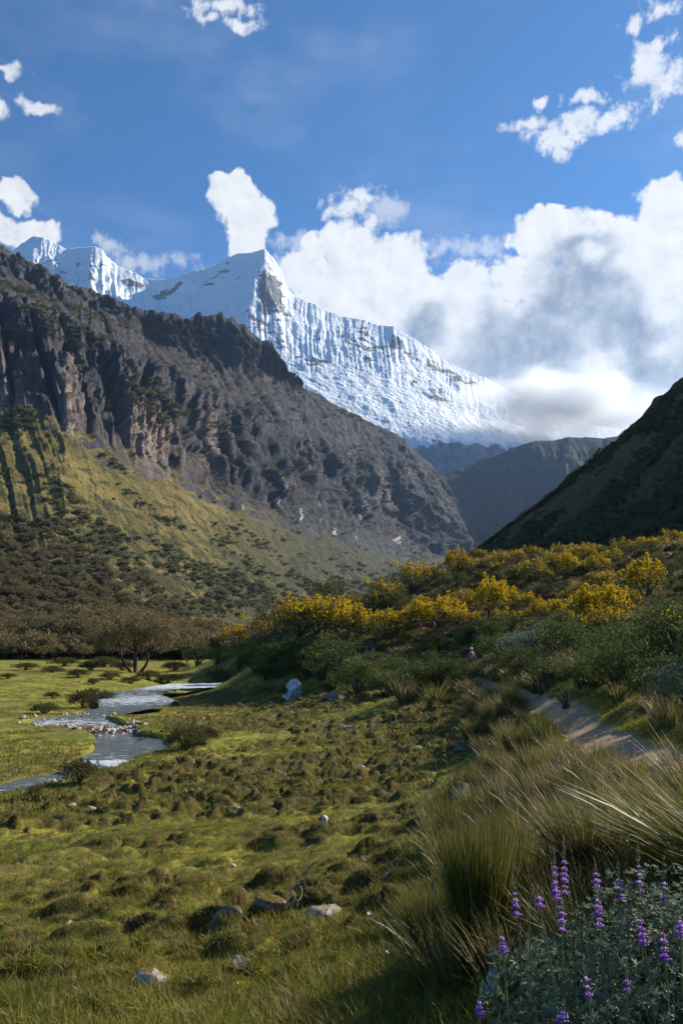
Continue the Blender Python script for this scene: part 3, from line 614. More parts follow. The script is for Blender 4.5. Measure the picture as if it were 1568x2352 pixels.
# steep hill on the right
R_SK = [(1020,1330),(1060,1292),(1090,1268),(1120,1246),(1150,1226),(1180,1204),(1210,1182),(1240,1160),(1270,1136),(1300,1112),(1330,1088),(1360,1062),(1380,1042),(1400,1028),(1420,1008),(1440,985),(1470,960),(1500,935),(1525,918),(1545,898),(1568,872),(1640,800),(1900,560)]
_rd = lambda x: float(np.interp(x, [1020, 1200, 1400, 1568, 1900], [640, 560, 480, 420, 330]))
R0 = [(1000,1420,420),(1200,1330,300),(1400,1310,220),(1568,1300,180),(1900,1300,120)]
R1 = [(1000,1360,520),(1100,1300,480),(1200,1255,380),(1400,1230,280),(1568,1215,220),(1900,1180,150)]
R2 = [(x, y, _rd(x)) for x, y in R_SK]
R3 = [(x, y + 20, _rd(x) * 1.06) for x, y in R_SK]; R4 = [(x + 60, y + 80, _rd(x) * 1.7) for x, y in R_SK]
def r_amp(S, US, KS): return (7 * fbm(US * 0.01 + KS * 1.2, KS * 0.7, 4, 14) + 3.0 * fbm(S[..., 0] * .05, S[..., 1] * .05, 5, 15)) * (1 - 0.75 * np.exp(-((KS - 2) / 0.15) ** 2))
RS, RU, RK = hillmesh('right_hill', [R0, R1, R2, R3, R4], 300, 180, 1010, 1890, [5, 30, 3, 6], r_amp,
         hillmat('brown_grass_slope', (0.090, 0.062, 0.030), (0.120, 0.090, 0.034), (0.045, 0.042, 0.018), 0.03, 0.25, 1.6), 5)

# ------------------------------------------------------------ plant building
def rng(s): return np.random.default_rng(s)
def unit(v): return v / (np.linalg.norm(v, axis=-1, keepdims=True) + 1e-9)
def leaves(c, size, g, up=0.3, asp=0.5, outward=None):
    """one folded diamond leaf per centre: (V, F)"""
    n = len(c); d = g.normal(size=(n, 3)); d[:, 2] += up
    if outward is not None: d = d + outward * 1.2
    d = unit(d); s = unit(np.cross(d, g.normal(size=(n, 3)))); k = np.cross(s, d)
    L = (size * g.uniform(0.6, 1.3, n))[:, None]
    V = np.stack([c - d * L * .5, c + s * L * asp * .5 + k * L * .08, c + d * L * .5, c - s * L * asp * .5 + k * L * .08], 1).reshape(-1, 3)
    return V, np.arange(n * 4).reshape(-1, 4)
def blades(base, tip, width, g, seg=4, sag=0.18, bend=None):
    """thin curved grass blades from base to tip"""
    n = len(base); d = tip - base; L = np.linalg.norm(d, axis=1)[:, None]
    hor = d.copy(); hor[:, 2] = 0; mid = (base + tip) / 2 + np.array([0, 0, 1.0]) * np.linalg.norm(hor, axis=1)[:, None] * sag - hor * 0.10
    side = unit(np.cross(d, np.array([0, 0, 1.0]) + g.normal(size=(n, 3)) * 0.5))
    t = np.linspace(0, 1, seg + 1); rows = []
    for i, q in enumerate(t):
        p = base * (1 - q) ** 2 + 2 * mid * q * (1 - q) + tip * q ** 2
        w_ = (width * (1 - q ** 2.2) + 0.0004)[:, None]
        rows += [p - side * w_ * .5, p + side * w_ * .5]
    V = np.stack(rows, 1).reshape(-1, 3); k = 2 * (seg + 1); o = (np.arange(n) * k)[:, None]
    F = np.concatenate([np.stack([o[:, 0] + 2 * i, o[:, 0] + 2 * i + 1, o[:, 0] + 2 * i + 3, o[:, 0] + 2 * i + 2], -1) for i in range(seg)])
    return V, F
def tubes(lines, sides=5):
    """lines: list of (points (k,3), radii (k))"""
    Vs, Fs, o = [], [], 0
    for pts, rad in lines:
        pts = np.asarray(pts, float); k = len(pts); tg = np.gradient(pts, axis=0); tg = unit(tg)
        a = unit(np.cross(tg, np.array([0.3, 0.9, 0.1]))); b = np.cross(tg, a); an = np.arange(sides) * 2 * math.pi / sides
        ring = pts[:, None] + (a[:, None] * np.cos(an)[None, :, None] + b[:, None] * np.sin(an)[None, :, None]) * np.asarray(rad)[:, None, None]
        Vs.append(ring.reshape(-1, 3)); i = np.arange(k * sides).reshape(k, sides); j = np.roll(i, -1, axis=1)
        Fs.append((np.stack([i[:-1], j[:-1], j[1:], i[1:]], -1).reshape(-1, 4)) + o); o += k * sides
    return np.vstack(Vs), np.vstack(Fs)
def joinvf(lst):
    Vs, Fs, Ms, o = [], [], [], 0
    for mi, (V_, F_a) in enumerate(lst): Vs.append(V_); Fs.append(F_a + o); o += len(V_); Ms.append(np.full(len(F_a), mi))
    return np.vstack(Vs), np.vstack(Fs), np.concatenate(Ms)

M_green = leafmat('shrub_leaf_green', (0.028, 0.044, 0.012), (0.085, 0.110, 0.026), 0.30, 1.2)
M_olive = leafmat('shrub_leaf_olive', (0.040, 0.046, 0.014), (0.105, 0.094, 0.028), 0.30, 1.2)
M_grey = leafmat('shrub_leaf_grey', (0.075, 0.105, 0.075), (0.130, 0.165, 0.120), 0.25, 1.2)
M_yel = leafmat('yellow_blossom', (0.50, 0.315, 0.010), (0.74, 0.51, 0.016), 0.30, 1.5, 0.7, 0.1)
M_poly = leafmat('tree_leaf_brown', (0.105, 0.080, 0.038), (0.185, 0.145, 0.065), 0.3, 0.5)
M_bark = material('bark', lambda t: pbr(t, t.mix(t.noise(t.pos(), 6), (0.035, 0.022, 0.015), (0.085, 0.052, 0.035)), 0.9))
M_stem = material('woody_stem', lambda t: pbr(t, t.mix(t.noise(t.pos(), 9), (0.040, 0.030, 0.018), (0.11, 0.09, 0.06)), 0.9))
M_blade = leafmat('grass_blade_green', (0.055, 0.072, 0.012), (0.145, 0.138, 0.026), 0.35, 4.0, 0.5, 0.15)
M_dry = leafmat('grass_blade_dry', (0.120, 0.085, 0.040), (0.300, 0.220, 0.110), 0.30, 4.0, 0.45, 0.3)
M_turf = leafmat('turf_blade', (0.105, 0.120, 0.015), (0.250, 0.215, 0.034), 0.35, 0.8, 0.6, 0.2)
M_turf2 = leafmat('turf_blade_dry', (0.130, 0.100, 0.030), (0.250, 0.190, 0.070), 0.30, 0.8, 0.6, 0.2)

def crown_pts(g, ncl, rx, rz, z0, per, cr, flat=0.7, top=0.25):
    """leaf clumps on and inside a lumpy dome; returns clump centres and leaf points"""
    d = unit(g.normal(size=(ncl, 3))); d[:, 2] = np.abs(d[:, 2]) * 1.1 - top; d = unit(d)
    rr = g.uniform(0.45, 1.0, ncl) ** 0.6; lump = 1 + 0.28 * np.sin(d[:, 0] * 4 + g.uniform(0, 6)) * np.cos(d[:, 1] * 5 + g.uniform(0, 6))
    C = d * np.array([rx, rx, rz]) * (rr * lump)[:, None] + np.array([0, 0, z0])
    cs = cr * g.uniform(0.6, 1.35, ncl)
    q = unit(g.normal(size=(ncl, per, 3))) * (g.uniform(0.15, 1, (ncl, per, 1)) ** 0.45); q[..., 2] *= flat
    L = C[:, None] + q * cs[:, None, None]
    return C, L.reshape(-1, 3), q.reshape(-1, 3), d
def branches(g, C, r0, n, zf=0.0, crook=0.12):
    out = []; idx = g.permutation(len(C))[:n]; trunks = []
    for i in idx:
        e = C[i]; b = np.array([g.normal() * r0 * 1.5, g.normal() * r0 * 1.5, -0.15]); k = 6; t = np.linspace(0, 1, k)[:, None]
        m = b + (e - b) * np.array([0.25, 0.25, 0.6]); p = b * (1 - t) ** 2 + 2 * m * t * (1 - t) + e * t ** 2
        p[1:-1] += g.normal(size=(k - 2, 3)) * crook * np.linalg.norm(e) * 0.25
        out.append((p, np.linspace(r0, r0 * 0.25, k) * g.uniform(0.5, 1)))
    return out
def make_shrub(seed, rx, h, leafm, ncl=70, per=34, ls=0.085, flowers=0.0, cr=0.30, spire=0.0, name='shrub'):
    g = rng(seed); C, L, q, d = crown_pts(g, ncl, rx, h * 0.50, h * 0.47, per, cr * rx)
    C[:, 2] = np.maximum(C[:, 2], 0.1); keep = L[:, 2] > 0.0; L = L[keep]; q = q[keep]
    if spire > 0:
        up = g.choice(len(C), int(len(C) * spire), replace=False); ex = []
        for i in up:
            if C[i, 2] > h * 0.5:
                k = 40; t = g.uniform(0, 1, k); a = g.uniform(0, 6.28, k); rr = 0.10 * rx * (1 - t * 0.7)
                ex.append(C[i] + np.stack([rr * np.cos(a), rr * np.sin(a), t * h * 0.26], -1))
        if ex: e = np.vstack(ex); L = np.vstack([L, e]); q = np.vstack([q, np.tile([0, 0, .8], (len(e), 1))])
    fol = leaves(L, ls, g, 0.4, 0.55, q); parts = {}
    parts['foliage'] = raw_mesh(name + '_foliage', fol[0], fol[1], leafm, False)
    parts['stem'] = raw_mesh(name + '_stem', *tubes(branches(g, C, 0.05 * rx + 0.01, 14)), M_stem, True)
    if flowers > 0:
        lz = L[:, 2] / h; w_ = (q * np.array([0.2, 0, 1])).sum(1)
        pick = (w_ + 0.9 * lz + g.normal(size=len(L)) * 0.22) > 1.12 - 0.62 * flowers
        cl = np.repeat(g.uniform(size=len(L) // 20 + 1), 20)[:len(L)]; pick &= cl < 0.45 + 0.5 * flowers
        fp = L[pick] + q[pick] * 0.04; fp = np.vstack([fp, fp + g.normal(size=fp.shape) * 0.05])
        fl_ = leaves(fp, ls * 0.80, g, 0.6, 0.8); parts['blossom'] = raw_mesh(name + '_blossom', fl_[0], fl_[1], M_yel, False)
    return parts
def make_tussock(seed, n, h, spread, lean=(0, 0), wid=0.006, dry=0.4, seg=4, base=0.10, stalks=0):
    g = rng(seed); a = g.uniform(0, 6.283, n); rb = base * np.sqrt(g.uniform(0, 1, n)); B = np.stack([rb * np.cos(a), rb * np.sin(a), np.full(n, -0.03)], -1)
    a2 = a + g.normal(size=n) * 0.8; ln = h * g.uniform(0.45, 1.0, n) ** 0.8; out = spread * (rb / base) ** 0.7 * g.uniform(0.3, 1.15, n)
    T = B + np.stack([np.cos(a2) * out * ln, np.sin(a2) * out * ln, ln * np.sqrt(np.clip(1 - (out * .85) ** 2, .08, 1))], -1)
    lj = g.uniform(0.35, 1.35, n); T[:, 0] += lean[0] * ln * lj; T[:, 1] += lean[1] * ln * lj; T[:, 2] *= 1 - 0.35 * math.hypot(*lean)
    T += g.normal(size=T.shape) * 0.055 * h
    isd = g.uniform(size=n) < dry; parts = {}
    w_ = wid * g.uniform(0.6, 1.4, n)
    for nm, s_, m_ in (('green_blades', ~isd, M_blade), ('dry_blades', isd, M_dry)):
        if s_.sum() > 2:
            parts[nm] = raw_mesh('tussock_' + nm, *blades(B[s_], T[s_], w_[s_], g, seg), m_, False)
    if stalks:
        ls = []
        for _ in range(stalks):
            aa = g.uniform(0, 6.28); L = h * g.uniform(1.25, 1.7); o = g.uniform(0.15, 0.5)
            tip = np.array([math.cos(aa) * o * L + lean[0] * L, math.sin(aa) * o * L + lean[1] * L, L * 0.85]); t = np.linspace(0, 1, 7)[:, None]
            p = tip * t + np.array([0, 0, 0.12 * L]) * t * (1 - t) * 2; ls.append((p, np.linspace(0.0022, 0.0012, 7)))
            for k in range(10): q0 = p[-1] * (1 - k * .025); ls.append((np.array([q0, q0 + g.normal(size=3) * 0.02 + np.array([0, 0, .025])]), np.array([0.003, 0.0015])))
        parts['seed_stalk'] = raw_mesh('tussock_stalk', *tubes(ls, 3), M_dry, True)
    return parts
_first = {}
def place(kind, key, parts, loc, label, cat, group, rz=0.0, sc=1.0):
    """first use of a kind builds the thing with its parts, later ones copy it"""
    if key in _first:
        o = copy_thing(_first[key], loc, rz, sc, label); o['group'] = group; o['category'] = cat; return o
    o = thing(kind, loc, label, cat, group, rz, sc)
    for pn, me in parts.items():
        c = obj(pn, me, o)
        if pn in ('foliage', 'green_blades', 'dry_blades', 'blossom', 'crown'): c['kind'] = 'stuff'
    _first[key] = o; return o
def scatter(name, pts, protos, scl, rz, seed, tilt=None, kind='stuff'):
    """uncountable cover: one object that instances small clump meshes on points"""
    me = bpy.data.meshes.new(name); pts = np.asarray(pts, np.float32); me.vertices.add(len(pts)); me.vertices.foreach_set('co', pts.ravel())
    g = rng(seed)
    for nm, arr in (('scl', scl), ('rz', rz)): a = me.attributes.new(nm, 'FLOAT', 'POINT'); a.data.foreach_set('value', np.asarray(arr, np.float32))
    a = me.attributes.new('pick', 'INT', 'POINT'); a.data.foreach_set('value', g.integers(0, len(protos), len(pts)).astype(np.int32))
    o = obj(name, me); o['kind'] = kind
    col = bpy.data.collections.new(name + '_kinds')
    for i, (pm) in enumerate(protos):
        po = bpy.data.objects.new('%s_kind_%02d' % (name, i), pm); col.objects.link(po)
    ng = bpy.data.node_groups.new(name, 'GeometryNodeTree'); ng.interface.new_socket('Geometry', in_out='INPUT', socket_type='NodeSocketGeometry'); ng.interface.new_socket('Geometry', in_out='OUTPUT', socket_type='NodeSocketGeometry')
    N_ = ng.nodes; gi = N_.new('NodeGroupInput'); go = N_.new('NodeGroupOutput'); ci = N_.new('GeometryNodeCollectionInfo'); ci.inputs['Collection'].default_value = col
    ci.inputs['Separate Children'].default_value = True; ci.inputs['Reset Children'].default_value = True
    ip = N_.new('GeometryNodeInstanceOnPoints'); ip.inputs['Pick Instance'].default_value = True
    def na(nm, ty='FLOAT'):
        q = N_.new('GeometryNodeInputNamedAttribute'); q.data_type = ty; q.inputs['Name'].default_value = nm; return q.outputs[0]
    cx = N_.new('ShaderNodeCombineXYZ'); ng.links.new(na('rz'), cx.inputs[2])
    ng.links.new(gi.outputs[0], ip.inputs['Points']); ng.links.new(ci.outputs[0], ip.inputs['Instance']); ng.links.new(na('pick', 'INT'), ip.inputs['Instance Index'])
    ng.links.new(cx.outputs[0], ip.inputs['Rotation']); ng.links.new(na('scl'), ip.inputs['Scale']); ng.links.new(ip.outputs[0], go.inputs[0])
    md = o.modifiers.new('cover', 'NODES'); md.node_group = ng; return o

# ------------------------------------------------------------ trees on the valley floor
def make_tree(seed, rx, h, ncl=150, per=62, ls=0.32):
    g = rng(seed); C, L, q, d = crown_pts(g, ncl, rx, h * 0.40, h * 0.56, per, 0.24 * rx, 0.55, 0.45)
    fo = leaves(L, ls, g, 0.1, 0.6, q); br = []
    for k in range(4):
        a = g.uniform(0, 6.28); lean = g.uniform(0.15, 0.45) * rx; fork = np.array([math.cos(a) * lean, math.sin(a) * lean, h * g.uniform(0.28, 0.42)]); b = np.array([math.cos(a) * .25, math.sin(a) * .25, -0.3])
        t = np.linspace(0, 1, 6)[:, None]; p = b + (fork - b) * t + np.array([math.cos(a), math.sin(a), 0]) * np.sin(t * 3.14) * 0.12 * rx; br.append((p, np.linspace(0.22, 0.12, 6) * h / 9))
        dd = np.linalg.norm(C - fork * 1.4, axis=1); 
        for i in np.argsort(dd)[:14]:
            e = C[i]; m = (fork + e) / 2 + g.normal(size=3) * 0.3; p2 = fork * (1 - t) ** 2 + 2 * m * t * (1 - t) + e * t ** 2; br.append((p2, np.linspace(0.08, 0.02, 6) * h / 9))
    tv = tubes(br, 6)
    return {'trunk': raw_mesh('tree_trunk', tv[0], tv[1], M_bark, True), 'crown': raw_mesh('tree_crown', fo[0], fo[1], M_poly, False)}
TREES = [make_tree(100 + i, 5.6 if i == 0 else 4.5, 9.5 if i == 0 else 7.0) for i in range(4)]
def stand(dx, dy, D=None):
    """the spot on the ground seen at (dx, dy); with D, the spot in that direction D metres ahead"""
    if D is None: return G(dx, dy)
    X, Y, _ = ray(dx, dy); s = D / Y; return (X * s, D, float(H(X * s, D)[0]))
def px_h(loc, p): return p / F_ * loc[1]
p = stand(312, 1546); place('tree', 'tree0', TREES[0], p, 'big round crowned brown-green tree standing forward on the meadow with forked bare trunks', 'tree', 'gnarled trees at the meadow edge', 0.4, px_h(p, 152) / 9.5)
tree_list = [(150,1508,95),(205,1510,98),(110,1506,90),(55,1504,70),(10,1504,80),(385,1512,90),(420,1508,75),(250,1506,110),(345,1506,105),(-60,1506,90),(455,1506,70),(180,1500,110),(500,1510,66),(290,1500,110),(545,1512,62),
             (80,1498,95),(400,1498,95),(-30,1498,100),(470,1496,90),(230,1494,120)]
tl_lab = ['low rounded brown-green tree behind the meadow, its crown joined to its neighbours', ]
for i, (x, y, hh) in enumerate(tree_list):
    D = 5.3 / max(0.012, (y - 1470) / F_); D = min(D, 330); p = stand(x, y, D); k = 1 + i % 3
    place('tree', 'tree%d' % k, TREES[k], p, 'brown-green tree in the dense row at the far edge of the meadow', 'tree', 'gnarled trees at the meadow edge', i * 1.3, px_h(p, hh) / 7.0)

# ------------------------------------------------------------ shrubs
YS = [make_shrub(200 + i, 1.0, 1.9, M_olive, 60, 36, 0.085, [-0.1, 0.12, 0.36, 0.62, 1.0][i], 0.34, 0.5, 'yellow_shrub') for i in range(5)]
GS = [make_shrub(300 + i, 1.0, [1.2, 1.7, 1.4, 1.1][i], M_green, 80, 40, 0.075, 0, 0.30, 0.0, 'green_shrub') for i in range(4)]
OS = [make_shrub(320 + i, 1.0, 1.5, M_olive, 70, 60, 0.10, 0, 0.34, 0.15, 'olive_shrub') for i in range(3)]
AS = [make_shrub(340 + i, 1.0, 1.0, M_grey, 70, 36, 0.07, 0, 0.30, 0.0, 'grey_shrub') for i in range(2)]
g = rng(11)
def shrub(kindkey, arr, i, x, y, wpx, hpx, label, group, D=None, name='shrub', cat='shrub', base_h_=1.6):
    p = stand(x, y, D)
    if p is None or p[1] > 420: return
    k = i % len(arr); w_ = px_h(p, wpx) / 2 * 1.0; hh = px_h(p, hpx) / base_h_
    place(name, kindkey + str(k), arr[k], p, label, cat, group, (i * 2.4) % 6.28, (w_, w_, hh))
# (x, y of its foot, width, height, flowering 0..4)
yel = [(1005,1455,110,95,4),(1130,1440,70,110,4),(1090,1420,45,60,2),(1385,1440,100,115,4),(1345,1425,70,70,3),(1300,1420,70,60,3),(1250,1420,60,60,3),(1210,1415,55,48,2),(1480,1395,80,105,3),(1450,1360,50,50,1),
       (1172,1395,50,65,2),(740,1470,130,110,2),(800,1480,90,100,3),(690,1470,110,95,1),(640,1470,90,85,0),(600,1475,80,70,1),(545,1490,75,55,2),(505,1490,50,40,0),(880,1475,75,80,2),(840,1455,70,60,1),(760,1415,60,78,0),(880,1400,75,75,1),(830,1415,80,60,1),(920,1410,60,60,0),
       (945,1370,70,80,1),(985,1345,55,55,1),(1045,1330,50,72,3),(1075,1322,40,48,1),(1010,1330,40,45,1),(1125,1300,40,35,1),(1155,1300,42,40,1),(1190,1305,40,42,2),(1215,1340,70,60,1),(1225,1285,42,40,1),(1275,1310,45,60,1),(1305,1320,45,58,4),(1335,1300,60,58,2),(1370,1330,60,48,3),(1400,1310,55,45,1),
       (1360,1280,45,32,1),(1440,1280,70,40,1),(1500,1265,70,40,2),(1545,1250,50,36,1),(1290,1280,45,30,1),(1180,1275,40,26,1),(1100,1290,36,26,1),(1550,1420,60,60,0),(1060,1390,60,40,1),(1420,1400,70,50,2),(1175,1440,80,45,1),(1230,1445,80,40,1),(1060,1455,80,50,1),(960,1440,60,60,3),(930,1455,60,60,1),(720,1440,80,60,3),(1390,1365,60,45,2),(1270,1375,60,38,0),(1340,1375,60,40,1),(770,1450,80,70,4)]
def ylab(x, y, f):
    if (x, y) == (1385, 1440): return 'tallest bright golden flowering shrub at the right end of the yellow band'
    if (x, y) == (1005, 1455): return 'broad golden flowering shrub at the left end of the yellow band, uphill from the hiker in pink'
    if (x, y) == (1130, 1440): return 'narrow upright golden flowering shrub a little right of the broad one at the left end of the band'
    if (x, y) == (1480, 1395): return 'yellow flowering shrub near the right edge, above the dark bare thicket'
    if (x, y) == (760, 1415): return 'narrow dark shrub poking up alone on the skyline left of the slope'
    if (x, y) == (545, 1490): return 'small golden shrub farthest left, at the edge of the flat meadow'
    if (x, y) == (880, 1475): return 'yellow flowering shrub just right of the two dark-clad hikers'
    if (x, y) == (800, 1480): return 'golden flowering shrub just left of the two dark-clad hikers'
    if (x, y) == (1045, 1330): return 'upright yellow shrub where the slope meets the foot of the far valley wall'
    if y < 1345: return 'yellow-tipped shrub on the upper part of the bushy slope near its crest'
    if x < 960 and y >= 1345: return 'yellow-tipped shrub on the left shoulder of the bushy slope above the meadow'
    return 'yellow flowering shrub in the golden band across the middle of the slope'
YG = 'yellow flowering shrubs on the hillside'
for i, (x, y, w_, h_, f) in enumerate(yel):
    p = stand(x, y)
    if p is None: continue
    if p[1] > 170: p = stand(x, y, 128)
    place('flowering_shrub', 'yel%d' % f, YS[f], p, ylab(x, y, f), 'shrub', YG, (i * 2.1) % 6.28, (px_h(p, w_) / 1.75, px_h(p, w_) / 1.75, px_h(p, h_) / 2.1))
# more of the slope's scrub between them
used_xy = [(a[0], a[1]) for a in yel]; n_ = 0; tries = 0
GG = 'green shrubs on the hillside'
while n_ < 150 and tries < 4000:
    tries += 1; x = g.uniform(640, 1600); y = g.uniform(1262, 1500)
    top = np.interp(x, [640, 760, 930, 1060, 1600], [1470, 1425, 1365, 1300, 1255])
    if y < top + 6 or any(abs(x - a) < 26 + (y - 1260) * .05 and abs(y - b) < 9 + (y - 1260) * 0.05 for a, b in used_xy): continue
    p = stand(x, y)
    if p is None or p[1] > 170: continue
    used_xy.append((x, y)); sc = g.uniform(0.7, 1.35) * (0.8 if y > 1420 else 1.0); k = int(g.integers(0, 10)); n_ += 1
    if k < 2: place('flowering_shrub', 'yel%d' % (k % 2), YS[k % 2], p, ylab(x, y, 1), 'shrub', YG, g.uniform(0, 6), (sc, sc, sc * .8))
    elif k < 6: place('shrub', 'gs%d' % (k % 4), GS[k % 4], p, 'dark green rounded shrub among the yellow ones on the slope', 'shrub', GG, g.uniform(0, 6), (sc, sc, sc * .8))
    else: place('shrub', 'os%d' % (k % 3), OS[k % 3], p, 'olive green shrub among the yellow ones on the slope', 'shrub', GG, g.uniform(0, 6), (sc * .9, sc * .9, sc * .7))
# dark green bushes by the trail and on the bank
dk = [(1060,1580,110,52,'leafy green bush beside the trail just in front of the hiker in pink'),(1000,1600,100,80,'dark green bush on the bank left of the trail'),(960,1610,110,75,'dark green bush on the bank left of the trail'),(890,1600,90,70,'dark green bush on the bank left of the trail'),(820,1595,120,90,'dark green bush on the bank above the meadow'),
      (760,1580,120,95,'dark green bush on the bank above the meadow'),(640,1560,110,85,'dark green bush on the bank above the meadow'),(590,1545,90,75,'dark green bush on the bank above the meadow'),(700,1560,110,80,'dark green bush on the bank above the meadow'),(550,1535,60,55,'dark green bush on the bank above the meadow'),
      (860,1560,110,50,'dark green bush on the bank above the meadow'),(930,1565,100,70,'dark green bush on the bank left of the trail'),(500,1525,60,45,'dark green bush on the bank above the meadow'),(455,1530,70,42,'low green bush at the right end of the flat meadow by the far hiker'),
      (780,1530,100,60,'dark green bush on the bank above the meadow'),(700,1520,100,60,'dark green bush on the bank above the meadow'),(640,1520,90,60,'dark green bush on the bank above the meadow'),(860,1528,70,22,'dark green bush on the bank above the meadow'),(1010,1510,90,45,'dark green bush on the bank left of the trail')]
for i, (x, y, w_, h_, lb) in enumerate(dk):
    p = stand(x, y); k = i % 4 if i else 1
    place('shrub', 'gs%d' % k, GS[k], p, lb, 'shrub', 'dark green bushes beside the trail', i * 1.7, (px_h(p, w_) / 1.9, px_h(p, w_) / 1.9, px_h(p, h_) / 1.4))
# right of the trail: uphill side
rt = []
for (x, y, w_, h_) in [(1150,1510,110,60),(1220,1510,110,75),(1300,1520,130,85),(1390,1520,130,80),(1490,1530,150,100),(1560,1540,150,110),(1200,1560,100,70),(1270,1575,100,70),(1340,1590,120,80),(1420,1600,130,90),(1500,1620,120,80),(1590,1640,140,130),(1570,1720,60,70),
                       (1150,1470,90,50),(1330,1480,120,50),(1430,1480,120,50),(1540,1470,130,80),(1240,1475,100,40),(1380,1560,110,70),(1460,1565,120,80),(1540,1590,120,90),(1300,1625,70,45),(1660,1600,180,180),(1660,1500,160,150)]:
    p = stand(x, y); k = len(rt) % 4; rt.append(1)
    lb = 'dark leafy bush on the uphill side of the trail' if (x, y) != (1220, 1510) else 'grey-green leafy bush right of the hiker in pink'
    if (x, y) == (1220, 1510) or (x, y) == (1590, 1640): place('shrub', 'as0', AS[0], p, 'grey-green leafy bush right of the hiker in pink' if x < 1300 else 'grey-green leafy bush at the right edge above the trail', 'shrub', 'bushes on the uphill side of the trail', 1.0, (px_h(p, w_) / 1.9,) * 2 + (px_h(p, h_) / 1.1,))
    else: place('shrub', 'gs%d' % k, GS[k], p, lb, 'shrub', 'bushes on the uphill side of the trail', len(rt) * 1.7, (px_h(p, w_) / 1.9, px_h(p, w_) / 1.9, px_h(p, h_) / 1.3))
# small bushes on the meadow
mb = [(425,1722,75,60,'tallest bush on the meadow, overhanging the right bank of the lower pool'),(470,1712,60,40,'low bush just right of the tall one at the pool bank'),(180,1800,75,55,'dark bush on the bank where the stream narrows at lower left'),(80,1832,28,34,'small upright shrub left of the dark bush near the stream'),
      (190,1625,60,40,'low dark shrub on the left meadow by the upper rapids'),(240,1620,40,30,'low dark shrub on the left meadow by the upper rapids'),(100,1640,55,25,'low green shrub on the left bank above the stream bend'),(180,1555,40,18,'low green shrub dotted on the far left meadow'),(120,1545,40,14,'low green shrub dotted on the far left meadow'),(255,1560,40,18,'low green shrub dotted on the far left meadow'),(60,1540,50,16,'low green shrub dotted on the far left meadow'),
      (20,1560,30,12,'low green shrub dotted on the far left meadow'),(300,1570,40,16,'low green shrub dotted on the far left meadow'),(385,1570,50,22,'low green shrub near the top bend of the stream'),(340,1560,50,22,'low green shrub near the foot of the big tree'),(210,1540,50,22,'low green shrub dotted on the far left meadow'),(150,1530,60,20,'low green shrub dotted on the far left meadow'),(240,1532,60,24,'low green shrub near the foot of the big tree'),(280,1540,50,22,'low green shrub near the foot of the big tree'),
      (400,1540,55,20,'low green shrub near the foot of the big tree'),(120,1605,30,16,'low green shrub on the left meadow by the upper rapids'),(215,1600,30,20,'low green shrub on the left meadow by the upper rapids'),(325,1690,25,18,'low bush just right of the tall one at the pool bank'),(660,1600,40,24,'green weed clump beside the white boulder'),(755,1590,30,34,'thin dark upright shrub right of the white boulder'),(610,1565,40,30,'dark green bush on the bank above the meadow'),
      (450,1700,28,28,'low bush just right of the tall one at the pool bank'),(215,1572,24,14,'low green shrub on the left meadow by the upper rapids')]
for i, (x, y, w_, h_, lb) in enumerate(mb):
    p = stand(x, y); k = i % 3
    if p: place('shrub', 'os%d' % k, OS[k], p, lb, 'shrub', 'small bushes dotted over the meadow', i * 1.1, (px_h(p, w_) / 1.9, px_h(p, w_) / 1.9, px_h(p, h_) / 1.55))
# distant scrub that nobody could count
M_far = leafmat('far_scrub_leaf', (0.085, 0.085, 0.035), (0.15, 0.135, 0.060), 0.3, 0.05)
M_far2 = leafmat('far_scrub_leaf_dark', (0.045, 0.052, 0.022), (0.10, 0.095, 0.04), 0.3, 0.05)
SM = [make_shrub(400 + i, 1.0, 1.1, [M_far, M_far2, M_far][i % 3], 16, 12, 0.42, 0, 0.5, 0, 'far_scrub')['foliage'] for i in range(5)]
def on_surface(S_, mask, n, g_):
    w_ = mask.ravel() * np.maximum(1, 1); w_ = w_ / w_.sum(); k = g_.choice(w_.size, n, p=w_); i, j = np.unravel_index(k, mask.shape)
    i = np.minimum(i, S_.shape[0] - 2); j = np.minimum(j, S_.shape[1] - 2); a = g_.uniform(size=(n, 1)); b = g_.uniform(size=(n, 1))
    return S_[i, j] * (1 - a) * (1 - b) + S_[i + 1, j] * a * (1 - b) + S_[i, j + 1] * (1 - a) * b + S_[i + 1, j + 1] * a * b
gq = rng(5)
dens = sstep(2.2, 1.2, LEFT_V) ** 1.3 * (LEFT_V > 0.9) * sstep(0.0, 0.30, fbm(LEFT_S[..., 0] * 0.012, LEFT_S[..., 1] * 0.012, 5, 91) + 0.35 * sstep(1.6, 1.05, LEFT_V)) 
pts = on_surface(LEFT_S, dens, 4200, gq); d_ = pts[:, 1]
scatter('slope_scrub', pts, SM, (0.6 + 3.0 * gq.uniform(size=len(pts)) ** 2.5) * (0.8 + d_ / 1800), gq.uniform(0, 6.28, len(pts)), 1)
dens = (LEFT_V > 2.0) * (LEFT_V < 4.9) * sstep(0.0, 0.4, fbm(LEFT_S[..., 0] * 0.01, LEFT_S[..., 2] * 0.01, 4, 95)) * sstep(0.35, 0.6, nz[:1, :1].mean() * 0 + 0.6)
pts = on_surface(LEFT_S, dens, 3500, gq); scatter('cliff_scrub', pts, SM, gq.uniform(2.0, 4.5, len(pts)), gq.uniform(0, 6.28, len(pts)), 2)
TM = []
